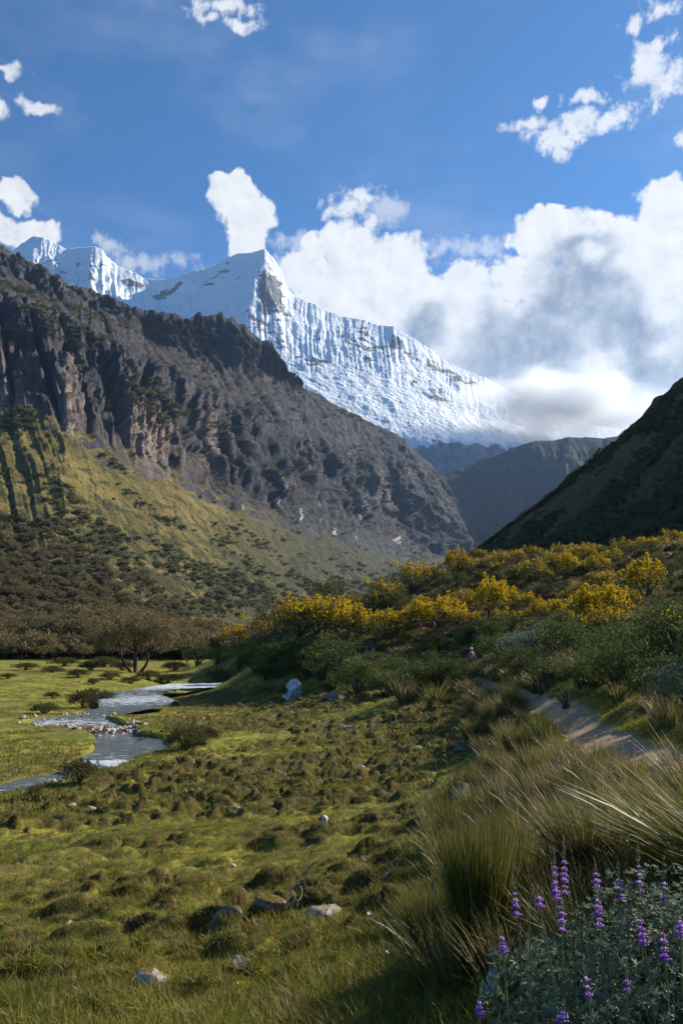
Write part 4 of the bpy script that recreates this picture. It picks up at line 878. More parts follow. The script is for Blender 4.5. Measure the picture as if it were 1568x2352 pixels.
for i in range(4):
    gg = rng(500 + i); C, L, q, d = crown_pts(gg, 26, 3.6, 2.6, 3.3, 22, 1.3, 0.6, 0.4); fo = leaves(L, 0.75, gg, 0.1, 0.6, q)
    tb = tubes([(np.array([[gg.normal() * .3, gg.normal() * .3, -0.4], [gg.normal() * .6, gg.normal() * .6, 2.0], C[j]]), [0.3, 0.2, 0.08]) for j in range(3)], 4)
    v_, f_, mi = joinvf([fo, tb]); TM.append(raw_mesh('wood_tree', v_, f_, [M_poly, M_bark], False, None, mi))
pts = []
for _ in range(4200):
    x = gq.uniform(-150, 760); t = gq.uniform() ** 1.0; y = 1502 - t ** 1.5 * 85; D = np.interp(y, [1405, 1440, 1470, 1490, 1503], [620, 470, 400, 330, 230]) * gq.uniform(0.9, 1.15)
    X, Y, _z = ray(x, y); s = D / Y; pts.append((X * s, D))
pts = np.array(pts); hz = H(pts[:, 0], pts[:, 1])
# on the lower slope take the slope's own height
from mathutils.bvhtree import BVHTree
sub = LEFT_S[0:150:2, ::3]; bv = BVHTree.FromPolygons([tuple(q) for q in sub.reshape(-1, 3)], [tuple(int(k) for k in f) for f in grid_faces(sub.shape[0], sub.shape[1])])
zz = []
for (x, y), h0 in zip(pts, hz):
    r_ = bv.ray_cast((x, y, 900), (0, 0, -1)); zz.append(max(h0, r_[0][2]) if r_[0] is not None else h0)
keepf = (pts[:, 1] > 190); pts = np.c_[pts, zz][keepf]
scatter('far_wood', pts, TM, gq.uniform(0.7, 1.25, len(pts)), gq.uniform(0, 6.28, len(pts)), 3)
dens = (RK > 0.5) * (RK < 1.95) * sstep(-0.1, 0.35, fbm(RS[..., 0] * 0.02, RS[..., 1] * 0.02, 4, 191) + 0.6 * sstep(1.5, 0.9, RK))
pts = on_surface(RS, dens, 5500, gq); scatter('hill_scrub', pts, SM, gq.uniform(0.8, 2.2, len(pts)), gq.uniform(0, 6.28, len(pts)), 4)
dens = ((RK > 1.85) & (RK < 2.02)) * (RU < 1380) * 1.0
pts = on_surface(RS, dens, 500, gq); scatter('ridge_scrub', pts, [make_shrub(410 + i, 1.0, 1.2, M_olive, 14, 12, 0.4, 0.5, 0.5, 0, 'ridge')['foliage'] for i in range(2)], gq.uniform(1.0, 2.4, len(pts)), gq.uniform(0, 6.28, len(pts)), 5)

# ------------------------------------------------------------ grass: tussocks, turf
TUS = [make_tussock(600 + i, 340, 0.75, 0.75, [(0, 0), (-0.12, -0.05), (-0.25, -.1), (0.0, 0.0), (-0.08, 0)][i], 0.012, [0.25, 0.5, 0.6, 0.12, 0.4][i], 3, 0.12) for i in range(5)]
TFAR = [make_tussock(620 + i, 170, 0.75, 0.8, (-0.1, 0), 0.022, [0.3, 0.55, 0.7][i], 3, 0.14) for i in range(3)]
TBIG = [make_tussock(640 + i, [2400, 1100, 1000][i], 1.0, [0.34, 0.55, 0.6][i], [(0, 0), (-0.22, -0.1), (-0.42, -.05)][i], [0.0065, 0.009, 0.010][i], [0.12, 0.42, 0.35][i], 5, 0.15, 3) for i in range(3)]
TG = 'grass tussocks along the bank below the trail'
tus = [(1175,1640,80,95,3,'upright green-tipped tussock at the trail bend, standing alone against dark bushes'),(1120,1690,60,95,0,'narrow dark tussock on the bank left of the trail bend'),(1255,1725,120,110,3,'dense green tussock leaning over the left edge of the trail'),
       (1180,1730,110,90,1,'straw-brown tussock on the bank between the meadow and the trail'),(1300,1780,120,110,2,'straw-brown tussock on the bank between the meadow and the trail'),(1220,1800,130,120,1,'straw-brown tussock on the bank between the meadow and the trail'),
       (1140,1780,90,80,2,'straw-brown tussock on the bank between the meadow and the trail'),(1350,1830,150,130,1,'straw-brown tussock on the bank between the meadow and the trail'),(1250,1880,160,140,2,'straw-brown tussock on the bank between the meadow and the trail'),(1160,1860,130,110,1,'straw-brown tussock on the bank between the meadow and the trail'),
       (1030,1950,110,120,3,'green tussock at the edge of the meadow beside the dark mossy rock'),(1400,1900,170,150,2,'straw-brown tussock on the bank between the meadow and the trail'),(1320,1960,180,150,1,'straw-brown tussock on the bank between the meadow and the trail'),(1200,1970,150,130,2,'straw-brown tussock on the bank between the meadow and the trail'),
       (1450,1840,150,130,1,'straw-brown tussock on the bank between the meadow and the trail'),(1090,1820,80,70,4,'straw-brown tussock on the bank between the meadow and the trail'),(1110,1735,70,60,2,'straw-brown tussock on the bank between the meadow and the trail'),(1075,1700,50,45,4,'small tussock at the upper meadow edge'),(1060,1665,40,40,1,'small tussock at the upper meadow edge'),
       (1085,1640,50,50,2,'small tussock at the upper meadow edge'),(1385,1780,90,90,0,'straw-brown tussock on the bank between the meadow and the trail'),(1430,1940,160,130,0,'straw-brown tussock on the bank between the meadow and the trail')]
for i, (x, y, w_, h_, k, lb) in enumerate(tus):
    p = stand(x, y); place('grass_tussock', 'tus%d' % k, TUS[k], p, lb, 'grass tussock', TG, (i * 1.7) % 3.2 - 1.6, (px_h(p, w_) / 1.0, px_h(p, w_) / 1.0, px_h(p, h_) / 0.72))
for i, (x, y, w_, h_) in enumerate([(970,1600,80,75),(900,1600,80,70),(930,1625,90,70),(1000,1625,90,60),(860,1580,90,60),(1180,1480,70,40),(1400,1455,120,60),(1340,1450,90,50),(1460,1450,90,60),(1290,1450,80,40),(1420,1620,70,60),(1480,1640,60,60),(1370,1585,90,55),(1440,1575,90,60),
        (820,1540,80,40),(700,1540,80,45),(740,1560,70,50),(1530,1650,60,75),(1010,1500,60,35),(1060,1490,50,35),(1120,1480,60,40),(1545,1680,60,90),(660,1545,60,40)]):
    p = stand(x, y); k = i % 3; place('grass_tussock', 'tf%d' % k, TFAR[k], p, 'pale-tipped tussock among the dark bushes beside the trail' if x > 1050 or x > 1170 else 'pale-tipped tussock on the bank among the dark bushes', 'grass tussock', 'grass tussocks among the bushes', i * .9, (px_h(p, w_), px_h(p, w_), px_h(p, h_) / 0.7))
big = [((1105,2250), 'tall dark green tussock in the middle foreground, casting a long shadow', 0, 0.0, 0.82, 1.18), ((985,2230), 'lower tussock just left of the tall dark one in the foreground', 0, 2.0, 0.80, 0.70), ((1185,2120), 'tussock behind the lupin bush, right of the tall dark one', 1, 0.3, 0.9, 1.0)]
for (xy, lb, k, rz, sw, sh) in big:
    p = stand(*xy); place('grass_tussock', 'tb%d' % k, TBIG[k], p, lb, 'grass tussock', 'large tussocks in the foreground', rz, (sw, sw, sh))
for (x, y, z, lb, k, rz, sw, sh) in [(2.45, 4.5, None, 'huge tussock at the right edge, its long blades sweeping left over the bank', 2, 0.0, 1.25, 1.15), (2.35, 5.3, None, 'large leaning tussock at the right, just behind the sweeping one', 2, 0.15, 1.05, 1.05), (1.95, 6.4, None, 'leaning straw-coloured tussock behind the lupin bush', 1, 0.0, 1.0, 0.9), (2.9, 6.2, None, 'leaning green tussock beside the trail at the right edge', 1, -0.2, 1.0, 1.0)]:
    place('grass_tussock', 'tb%d' % k, TBIG[k], (x, y, float(H(x, y)[0])), lb, 'grass tussock', 'large tussocks in the foreground', rz, (sw, sw, sh))

def turf_proto(seed, n, h, sp, wid, m):
    g = rng(seed); B = np.c_[g.normal(size=(n, 2)) * sp, np.full(n, -0.01)]; T = B + np.c_[g.normal(size=(n, 2)) * h * 0.5, h * g.uniform(0.5, 1.1, n)]
    return raw_mesh('turf_clump', *blades(B, T, np.full(n, wid), g, 2, 0.1), m, False)
TP = [turf_proto(700 + i, 22, 0.045, 0.05, 0.0055, [M_turf, M_turf, M_turf2][i % 3]) for i in range(5)]
TPL = [turf_proto(720 + i, 26, 0.11, 0.05, 0.0065, [M_turf, M_blade, M_turf2][i % 3]) for i in range(4)]
TPF = [turf_proto(740 + i, 14, 0.13, 0.14, 0.03, [M_turf, M_turf2, M_blade][i % 3]) for i in range(4)]
def polar_pts(n, a0, a1, r0, r1, g_, pw=1.0):
    a = np.radians(g_.uniform(a0, a1, n)); r = np.exp(math.log(r0) + (math.log(r1) - math.log(r0)) * g_.uniform(0, 1, n) ** pw); return np.c_[r * np.sin(a), r * np.cos(a)]
gg = rng(77)
xy = polar_pts(52000, -25, 25, 3.2, 32, gg, 0.9); h_, f_ = fields(xy[:, 0], xy[:, 1]); k = (f_['path'] < 0.4) & (f_['bed'] < 0.3) & (gg.uniform(size=len(xy)) > 0.35 * f_['zone'])
scatter('short_grass', np.c_[xy, h_][k], TP, gg.uniform(0.6, 1.4, k.sum()), gg.uniform(0, 6.28, k.sum()), 6)
xy = polar_pts(16000, -25, 25, 3.2, 40, gg, 0.8); h_, f_ = fields(xy[:, 0], xy[:, 1]); m_ = fbm(xy[:, 0] * 0.5, xy[:, 1] * 0.5, 4, 13)
k = (f_['path'] < 0.3) & (f_['bed'] < 0.3) & ((m_ > 0.08) | ((h_ > -3.5) & (gg.uniform(size=len(xy)) > 0.4)) )
scatter('long_grass', np.c_[xy, h_][k], TPL, gg.uniform(0.5, 1.5, k.sum()), gg.uniform(0, 6.28, k.sum()), 7)
xy = polar_pts(26000, -25, 25, 26, 170, gg, 0.9); h_, f_ = fields(xy[:, 0], xy[:, 1]); m_ = fbm(xy[:, 0] * 0.12, xy[:, 1] * 0.12, 4, 23)
k = (f_['path'] < 0.3) & (f_['bed'] < 0.3) & (m_ > -0.12)
scatter('far_grass', np.c_[xy, h_][k], TPF, gg.uniform(0.5, 1.3, k.sum()), gg.uniform(0, 6.28, k.sum()), 8)
# bank grass: straw and green clumps between the meadow and the trail
xy = polar_pts(14000, 6, 28, 3.4, 45, gg, 1.0); h_, f_ = fields(xy[:, 0], xy[:, 1]); pdm, _ = seg_dist(xy[:, 0], xy[:, 1], PATH)
k = (f_['path'] < 0.05) & (pdm < 4.2) & (pdm > 0.75) & (h_ > -3.6) & (gg.uniform(size=len(xy)) < 0.075) & ~((xy[:, 0] > 0.5) & (xy[:, 1] < 4.4)) & ((xy[:, 0] < np.interp(xy[:, 1], [4, 12, 25, 60], [2.6, 4.2, 6.2, 9.6])) | (gg.uniform(size=len(xy)) < 0.3))
BP = [joinvf([(lambda p_: (np.array([v.co for v in p_.vertices]), np.array([tuple(q.vertices) for q in p_.polygons])))(m__) for m__ in make_tussock(650 + i, 100, 0.55, 0.75, (-0.25, -0.05), 0.009, 0.40, 3, 0.16).values()]) for i in range(4)]
BP = [raw_mesh('bank_clump', a, b, [M_blade, M_dry], False, None, c) for a, b, c in BP]
scatter('bank_grass', np.c_[xy, h_][k], BP, gg.uniform(0.4, 1.2, k.sum()), gg.uniform(-1.8, 1.5, k.sum()), 9)
# slope grass under the shrubs
xy = polar_pts(26000, 0, 25, 30, 150, gg, 0.9); h_, f_ = fields(xy[:, 0], xy[:, 1]); k = (f_['path'] < 0.1) & (h_ > -3.0) & (gg.uniform(size=len(xy)) < 0.5)
SG = [joinvf([(lambda p_: (np.array([v.co for v in p_.vertices]), np.array([tuple(q.vertices) for q in p_.polygons])))(m__) for m__ in make_tussock(660 + i, 60, 0.6, 0.9, (-0.1, 0), 0.035, 0.4, 2, 0.3).values()]) for i in range(3)]
SG = [raw_mesh('slope_clump', a, b, [M_olive, M_dry], False, None, c) for a, b, c in SG]
scatter('slope_grass', np.c_[xy, h_][k], SG, gg.uniform(0.6, 1.4, k.sum()), gg.uniform(0, 6, k.sum()), 10)

# ------------------------------------------------------------ rocks
def _rock(t, moss):
    p = t.pos(); n = t.noise(p, 3.5, 6, 0.65); n2 = t.noise(p, 18, 5, 0.7)
    c = t.mix(t.sm(n, 0.4, 0.6), (0.34, 0.30, 0.27), (0.64, 0.60, 0.55)); c = t.mix(t.sm(n2, 0.55, 0.7), c, (0.12, 0.10, 0.09))
    if moss: c = t.mix(0.65 * moss, c, (0.09, 0.065, 0.045))
    if moss:
        up = t.node('ShaderNodeSeparateXYZ', inp={0: t.node('ShaderNodeNewGeometry').outputs['Normal']}).outputs[2]
        f = t.sm(t.m('ADD', t.m('MULTIPLY', up, 0.35), n), 0.62 + (1 - moss) * 0.3, 0.78 + (1 - moss) * 0.3)
        c = t.mix(f, c, t.mix(t.sm(n2, 0.4, 0.6), (0.17, 0.13, 0.015), (0.11, 0.055, 0.012)))
    return pbr(t, c, 0.85, t.bump(t.m('ADD', n2, n), 0.8, 0.05), spec=0.25)
M_rock = material('pale_rock', lambda t: _rock(t, 0)); M_rockm = material('mossy_rock', lambda t: _rock(t, 1.0)); M_rockh = material('part_mossy_rock', lambda t: _rock(t, 0.55))
M_rockr = material('reddish_rock', lambda t: pbr(t, t.mix(t.noise(t.pos(), 6), (0.34, 0.20, 0.15), (0.52, 0.36, 0.28)), 0.85))
def _rockd(t): return pbr(t, t.mix(t.sm(t.noise(t.pos(), 4, 5), .4, .6), (0.06, 0.045, 0.035), (0.16, 0.12, 0.09)), 0.85, t.bump(t.noise(t.pos(), 12, 5), 0.8, 0.05))
M_rockd = material('dark_rock', _rockd)
import bmesh
def ico(sub):
    bm = bmesh.new(); bmesh.ops.create_icosphere(bm, subdivisions=sub, radius=1); V_ = np.array([v.co[:] for v in bm.verts]); F_a = np.array([[v.index for v in f.verts] for f in bm.faces]); bm.free(); return V_, F_a
ICO4 = ico(4); ICO3 = ico(3); ICO1 = ico(1)
def rockmesh(seed, m, src=None, sharp=9):
    V_, F_a = src or ICO4; g = rng(seed); V_ = V_.copy()
    for _ in range(sharp + 5):
        n = unit(g.normal(size=3)); dd = g.uniform(0.40, 0.80); s = V_ @ n; V_ -= np.clip(s - dd, 0, None)[:, None] * n * 0.92
    q = V_ * 2.2 + seed; V_ += unit(V_) * (0.07 * fbm(q[:, 0] + q[:, 2], q[:, 1] - q[:, 2], 4, seed) + 0.02 * fbm(q[:, 0] * 4 + q[:, 2] * 3, q[:, 1] * 4, 3, seed + 1))[:, None]
    return raw_mesh('rock', V_, F_a, m, False)
rocks = [(676,1602,62,40,M_rock,'largest white boulder, at the foot of the dark bushes across the meadow'),(403,1620,20,15,M_rockd,'small dark pointed rock alone on the grass near the upper rapids'),(1052,1850,78,52,M_rockm,'large dark mossy rock at the meadow edge beside tall grass'),
         (950,2020,62,34,M_rock,'pale flat-topped rock left of the tall dark tussock'),(893,2036,50,14,M_rockh,'low flat stone just left of the pale flat-topped rock'),(1090,1908,60,34,M_rockh,'pale rock half hidden in grass below the dark mossy rock'),(735,2125,105,34,M_rockh,'long low pale rock with moss at its right end in the lower meadow'),
         (620,2120,62,34,M_rockm,'orange-mossed low rock left of the long low one'),(520,2165,68,50,M_rockm,'mossy rock with a white face on the lower meadow'),(342,2278,105,52,M_rockh,'slanting grey rock at lower left with mossy flank'),(162,2118,42,16,M_rockr,'small flat reddish stone alone on the left meadow'),
         (1150,2290,90,60,M_rock,'grey rock tucked under the left side of the lupin bush'),(1068,1718,48,24,M_rockm,'yellow-mossed rock on the upper right meadow'),(1042,1740,34,18,M_rockd,'dark flat rock just below the yellow-mossed one'),(905,1768,44,24,M_rockm,'dark mossy hump rock on the upper right meadow'),
         (550,2255,50,28,M_rockd,'dark rock sunk in the turf near the bottom of the meadow'),(835,1996,16,11,M_rockr,'small round pinkish stone left of the pale flat-topped rock'),(545,1860,18,12,M_rock,'small white stone among the hummocks in mid-meadow'),(745,1898,20,16,M_rock,'small pointed pale stone among hummocks right of mid-meadow'),
         (168,1848,26,9,M_rockr,'small flat brownish stone near the left stream bank'),(210,1856,24,9,M_rockr,'small flat tan stone beside the brownish one near the stream bank'),(775,1608,50,22,M_rockm,'yellow-mossed mound of rock right of the largest white boulder'),(800,1672,30,10,M_rockh,'low rubble stone in the turf below the dark bushes'),
         (962,1720,26,12,M_rockh,'small mossy stone with pale top on the upper right meadow'),(535,1998,14,10,M_rock,'tiny white stone on the hummocky lower meadow'),(190,1672,40,12,M_rockd,'dark red-brown rock on the gravel bar in the stream'),(830,1765,16,8,M_rock,'tiny pale stone left of the dark mossy hump rock'),(715,2062,12,8,M_rock,'tiny pale stone near the bare twig'),
         (940,1725,20,9,M_rockh,'small flat stone beside the mossy stone on the upper right meadow'),(645,1640,22,10,M_rockm,'yellow-mossed small rock below the largest white boulder')]
for i, (x, y, w_, h_, m, lb) in enumerate(rocks):
    p = stand(x, y); sx = px_h(p, w_) / 1.75; sz = px_h(p, h_) / 1.2; me_ = rockmesh(800 + i, m, ICO4 if w_ > 40 else ICO3)
    o = obj('rock', me_, None, (p[0], p[1], p[2] + sz * 0.27)); o.scale = (sx, sx * 0.8, sz); o.rotation_euler = (0, 0.25 if x == 342 else 0, 0.3 * i if w_ < 60 else 0.1); tag(o, lb, 'rock', 'rocks scattered over the meadow')
    if x == 342: o.rotation_euler = (0.1, -0.45, 0.2)
# stream cobbles
g = rng(31); VS = []; 
cp = []
for _ in range(420):
    a, b = g.normal(size=2); x, y = BAR[0] + a * 2.6, BAR[1] + b * 1.5; cp.append((x, y))
for x0, y0 in [(150,1640),(110,1655),(255,1590),(300,1590),(330,1592),(345,1585),(380,1581),(235,1640),(240,1800),(100,1690)]:
    q = at_z(x0, y0, WATER_Z)
    for _ in range(44): cp.append((q[0] + g.normal() * 1.5, q[1] + g.normal() * 1.0))
cp = np.array(cp); hz = np.maximum(H(cp[:, 0], cp[:, 1]), WATER_Z - 0.12); rs_ = river_sdf(cp[:, 0], cp[:, 1]); kk = rs_ < 0.6; cp = cp[kk]; hz = hz[kk]
CB = [rockmesh(900 + i, [M_rock, M_rockr, M_rockd, M_rock][i], ICO1, 4) for i in range(4)]
scatter('stream_gravel', np.c_[cp, hz], CB, g.uniform(0.06, 0.22, len(cp)) , g.uniform(0, 6.28, len(cp)), 12)
# stones of the trail
n_ = 0; stn = [rockmesh(920 + i, [M_rock, M_rockh, M_rockr][i % 3], ICO1, 5) for i in range(6)]
for _ in range(4000):
    if n_ >= 24: break
    pt = polar_pts(1, 8, 26, 6, 42, g)[0]; pd, _q = seg_dist(np.array([pt[0]]), np.array([pt[1]]), PATH)
    if pd[0] > PATH_W * 0.85: continue
    o = obj('stone', stn[n_ % 6], None, (pt[0], pt[1], float(H(pt[0], pt[1])[0]))); s = g.uniform(0.04, 0.15); o.scale = (s * 1.3, s, s * 0.45); o.rotation_euler = (0, 0, g.uniform(0, 6)); n_ += 1
    tag(o, 'small flat stone set in the dusty trail', 'stone', 'stones of the trail')
xy = polar_pts(5000, 4, 27, 4.5, 60, g); pd, _q = seg_dist(xy[:, 0], xy[:, 1], PATH); kk = pd < PATH_W * 0.95
scatter('trail_gravel', np.c_[xy, H(xy[:, 0], xy[:, 1])][kk], CB, g.uniform(0.010, 0.030, kk.sum()), g.uniform(0, 6.28, kk.sum()), 14)

# bare twig, snags, daisies
def twig(name, x, y, hpx, seed, lb, spread=0.35, forks=6, cat='twig'):
    p = stand(x, y); hh = px_h(p, hpx); g = rng(seed); ls = []
    def br(b, d, L, r, lev):
        k = 6; pts = [b]; 
        for _ in range(k - 1): d = unit(d + g.normal(size=3) * 0.28 + np.array([0, 0, .08])); pts.append(pts[-1] + d * L / (k - 1))
        ls.append((np.array(pts), np.linspace(r, r * .45, k)))
        if lev < 3:
            for j in range(2 + (lev == 0)): q = pts[g.integers(2, k)]; br(q, unit(d + g.normal(size=3) * 0.7 + np.array([0, 0, .2])), L * g.uniform(.45, .7), r * .5, lev + 1)
    br(np.array([0, 0, -0.03]), np.array([0.1, 0, 1.0]), hh * 0.7, 0.011 * hh / 0.7 + 0.004, 0 if forks > 3 else 2)
    o = obj(name, raw_mesh(name, *tubes(ls, 5), material(name + '_bark', lambda t: pbr(t, t.mix(t.noise(t.pos(), 20), (0.10, 0.10, 0.06), (0.30, 0.30, 0.20)), 0.9)), True), None, p)
    tag(o, lb, cat)
twig('bare_twig', 660, 2108, 185, 3, 'leafless branching twig standing in the lower meadow above the long low rock')
twig('dead_stick', 916, 1905, 48, 8, 'short dark dead stick upright on the meadow left of the dark mossy rock', forks=1, cat='stick')
twig('dead_stick', 983, 1748, 34, 9, 'thin crooked stick on the upper right meadow below the bushes', forks=1, cat='stick')
M_pet = material('white_petal', lambda t: pbr(t, (0.80, 0.74, 0.68), 0.7)); M_eye = material('flower_eye', lambda t: pbr(t, (0.6, 0.42, 0.05), 0.8))
def daisy_mesh():
    Vs, Fs = [], []
    for k in range(12):
        a = k * math.pi / 6; c, s = math.cos(a), math.sin(a); b = len(Vs); r0, r1, wd = 0.006, 0.024, 0.006
        Vs += [(c * r0, s * r0, 0), (c * (r0 + r1) / 2 - s * wd, s * (r0 + r1) / 2 + c * wd, .004), (c * r1, s * r1, .006), (c * (r0 + r1) / 2 + s * wd, s * (r0 + r1) / 2 - c * wd, .004)]; Fs.append([b, b + 1, b + 2, b + 3])
    return raw_mesh('petals', Vs, Fs, M_pet, False)
dm = daisy_mesh(); de = raw_mesh('flower_eye', ICO1[0] * np.array([.008, .008, .005]), ICO1[1], M_eye, True)
ds = raw_mesh('flower_stalk', *tubes([(np.array([[0, 0, -.12], [0.004, 0, -.06], [0, 0, 0]]), [.002, .002, .002])], 4), M_blade, True)
fl0 = None
for i, (x, y, lb) in enumerate([(848,2122,'white daisy with a bright head, the larger one right of the long low rock'),(890,2206,'white daisy nearest the bottom, left of the lower tussock'),(985,1853,'tiny cream daisy left of the dark mossy rock'),(939,1850,'tiny cream daisy left of its twin by the dark mossy rock'),(700,1948,'tiny pale daisy among the mid-meadow hummocks'),(955,1816,'tiny cream daisy in the brighter turf above the hummocks')]):
    p = stand(x, y + 8); loc = (p[0], p[1], p[2] + 0.10)
    if fl0 is None:
        fl0 = thing('daisy', loc, lb, 'flower', 'daisies on the meadow'); obj('petal_ring', dm, fl0); obj('flower_centre', de, fl0); obj('stalk', ds, fl0); fl0.rotation_euler = (0.5, 0, 0); fl0.scale = (1.1,) * 3
    else:
        c = copy_thing(fl0, loc, i, 1.0, lb); c.rotation_euler = (0.5, 0.1, i)

# ------------------------------------------------------------ lupin bush
M_lup = leafmat('lupin_leaf', (0.085, 0.115, 0.070), (0.215, 0.250, 0.155), 0.28, 9.0, 0.55, 0.25)
M_lupd = leafmat('lupin_stalk', (0.10, 0.13, 0.06), (0.17, 0.19, 0.10), 0.2, 9.0)
M_pur = leafmat('lupin_petal', (0.13, 0.05, 0.33), (0.27, 0.10, 0.48), 0.35, 30.0, 0.5, 0.3)
M_pin = leafmat('lupin_petal_inner', (0.50, 0.18, 0.60), (0.78, 0.60, 0.75), 0.35, 40.0, 0.5, 0.3)
LB = np.array([1.34, 3.40, 0.0]); LB[2] = float(H(LB[0], LB[1])[0])
lup = thing('lupin_bush', LB, 'silvery-leaved lupin bush with purple flower spikes filling the bottom right corner', 'flowering bush')
def palmate(seed, n=7, r=0.030):
    g = rng(seed); Vs, Fs = [], []
    for k in range(n):
        a = (k - (n - 1) / 2) * (5.2 / n) + g.normal() * .08; L = r * (1 - 0.1 * abs(k - (n - 1) / 2)) * g.uniform(.85, 1.1); c, s = math.cos(a), math.sin(a); lift = g.uniform(.15, .55)
        def pt(u_, w_, z_): return (c * u_ * L - s * w_ * L, s * u_ * L + c * w_ * L, z_ * L)
        b = len(Vs); Vs += [pt(0, 0, 0), pt(.45, .15, lift * .45 + .05), pt(.5, 0, lift * .40 - .04), pt(.45, -.15, lift * .45 + .05), pt(1, 0, lift)]; Fs += [[b, b + 1, b + 2, b + 2], [b, b + 2, b + 3, b + 3], [b + 1, b + 4, b + 2, b + 2], [b + 2, b + 4, b + 3, b + 3]]
    F3 = np.array([[f[0], f[1], f[2]] for f in Fs]); return np.array(Vs), F3
pal = [palmate(i) for i in range(8)]; palm = [raw_mesh('lupin_leaf', v_, f_, M_lup, False) for v_, f_ in pal]
g = rng(41)
def bush_pt(g, n):
    d = unit(g.normal(size=(n, 3))); d[:, 2] = np.abs(d[:, 2]); rad = g.uniform(0.5, 1.0, n) ** 0.45
    lump = 1 + 0.10 * np.sin(d[:, 0] * 7 + 1) * np.cos(d[:, 1] * 6) + 0.08 * np.sin(d[:, 2] * 9 + d[:, 0] * 5)
    return d * np.array([0.82, 0.64, 0.88]) * (rad * lump)[:, None], d, rad
def leafrot(dv, g): 
    n = unit(np.array([dv[0] * .8, dv[1] * .8 - 0.15, 0.65 + dv[2] * .5]) + g.normal(size=3) * 0.38); return Vector(n).to_track_quat('Z', 'Y').to_matrix() @ Matrix.Rotation(g.uniform(0, 6.28), 3, 'Z')
PT, DD, RR = bush_pt(g, 5200); PT[:, 2] = np.clip(PT[:, 2], 0.03, None)
# which leaves show largest: on the camera side, at the surface
score = RR * 1.5 - PT[:, 1] * 0.9 + g.uniform(0, .3, len(PT)); order = np.argsort(-score); Vs, Fs, o_ = [], [], 0
for r_i, i in enumerate(order):
    M3 = leafrot(DD[i], g); k = int(g.integers(0, 8)); s = g.uniform(0.7, 1.25)
    if r_i < 280:
        lf = obj('leaf', palm[k], lup, PT[i]); lf.rotation_euler = M3.to_euler(); lf.scale = (s,) * 3
    else:
        v_ = (pal[k][0] * s) @ np.array(M3).T + PT[i]; Vs.append(v_); Fs.append(pal[k][1] + o_); o_ += len(v_)
c = obj('foliage', raw_mesh('lupin_foliage', np.vstack(Vs), np.vstack(Fs), M_lup, False), lup); c['kind'] = 'stuff'
ls = []
for _ in range(46):
    i = g.integers(0, len(PT)); e = PT[i]; t = np.linspace(0, 1, 5)[:, None]; b = np.array([g.normal() * .06, g.normal() * .06, -.03]); m = b + (e - b) * np.array([.3, .3, .6]); ls.append((b * (1 - t) ** 2 + 2 * m * t * (1 - t) + e * t ** 2, np.linspace(.007, .003, 5)))
obj('stem', raw_mesh('lupin_stem', *tubes(ls, 5), M_lupd, True), lup)
def flower(g):
    """one pea flower: raised banner, two wings round a keel, opening to +X"""
    Vs = [(0, 0, 0), (.004, .0065, .007), (.003, 0, .013), (.004, -.0065, .007), (.001, 0, .006),
          (.002, .002, -.001), (.011, .0042, .003), (.016, .001, .001), (.009, .003, -.004), (.002, -.002, -.001), (.011, -.0042, .003), (.016, -.001, .001), (.009, -.003, -.004)]
    Fs = [[0, 1, 4], [1, 2, 4], [2, 3, 4], [3, 0, 4], [5, 6, 7], [5, 7, 8], [9, 11, 10], [9, 12, 11], [6, 10, 7], [7, 10, 11]]
    return np.array(Vs) * 1.15, np.array(Fs), np.array([0, 1, 1, 0, 0, 0, 0, 0, 1, 0])
def whorl(seed, n=8, s=1.0):
    g = rng(seed); A, B, Cc, o_ = [], [], [], 0
    for k in range(n):
        v_, f_, m_ = flower(g); a = k * 6.283 / n + g.normal() * .15; t = g.uniform(-.1, .35)
        Rm = np.array(Matrix.Rotation(a, 3, 'Z') @ Matrix.Rotation(-t, 3, 'Y')); v_ = (v_ * s * g.uniform(.85, 1.15) + np.array([.006, 0, g.normal() * .002])) @ Rm.T; A.append(v_); B.append(f_ + o_); Cc.append(m_); o_ += len(v_)
    return raw_mesh('flower_whorl', np.vstack(A), np.vstack(B), [M_pur, M_pin], False, None, np.concatenate(Cc))
WH = [whorl(i, 8 + i % 2, [1.0, 1.15, 0.9, 0.7][i % 4]) for i in range(6)]
def spike_meshes(seed, L, budL):
    g = rng(seed); st_ = tubes([(np.array([[0, 0, -0.25], [0, 0, 0], [0.004, 0, L * .5], [0.002, .003, L + budL]]), [.0035, .003, .0025, .001])], 5)
    B = []; o_ = 0; n = int(budL / 0.0035); c = []
    for k in range(n):
        z = L + k * 0.0035; r = 0.0065 * (1 - k / n) + 0.001; a = k * 2.4; c.append((math.cos(a) * r, math.sin(a) * r, z))
    c = np.array(c); v_, f_ = leaves(c, 0.009, g, 1.5, 0.5); return st_, (v_, f_)
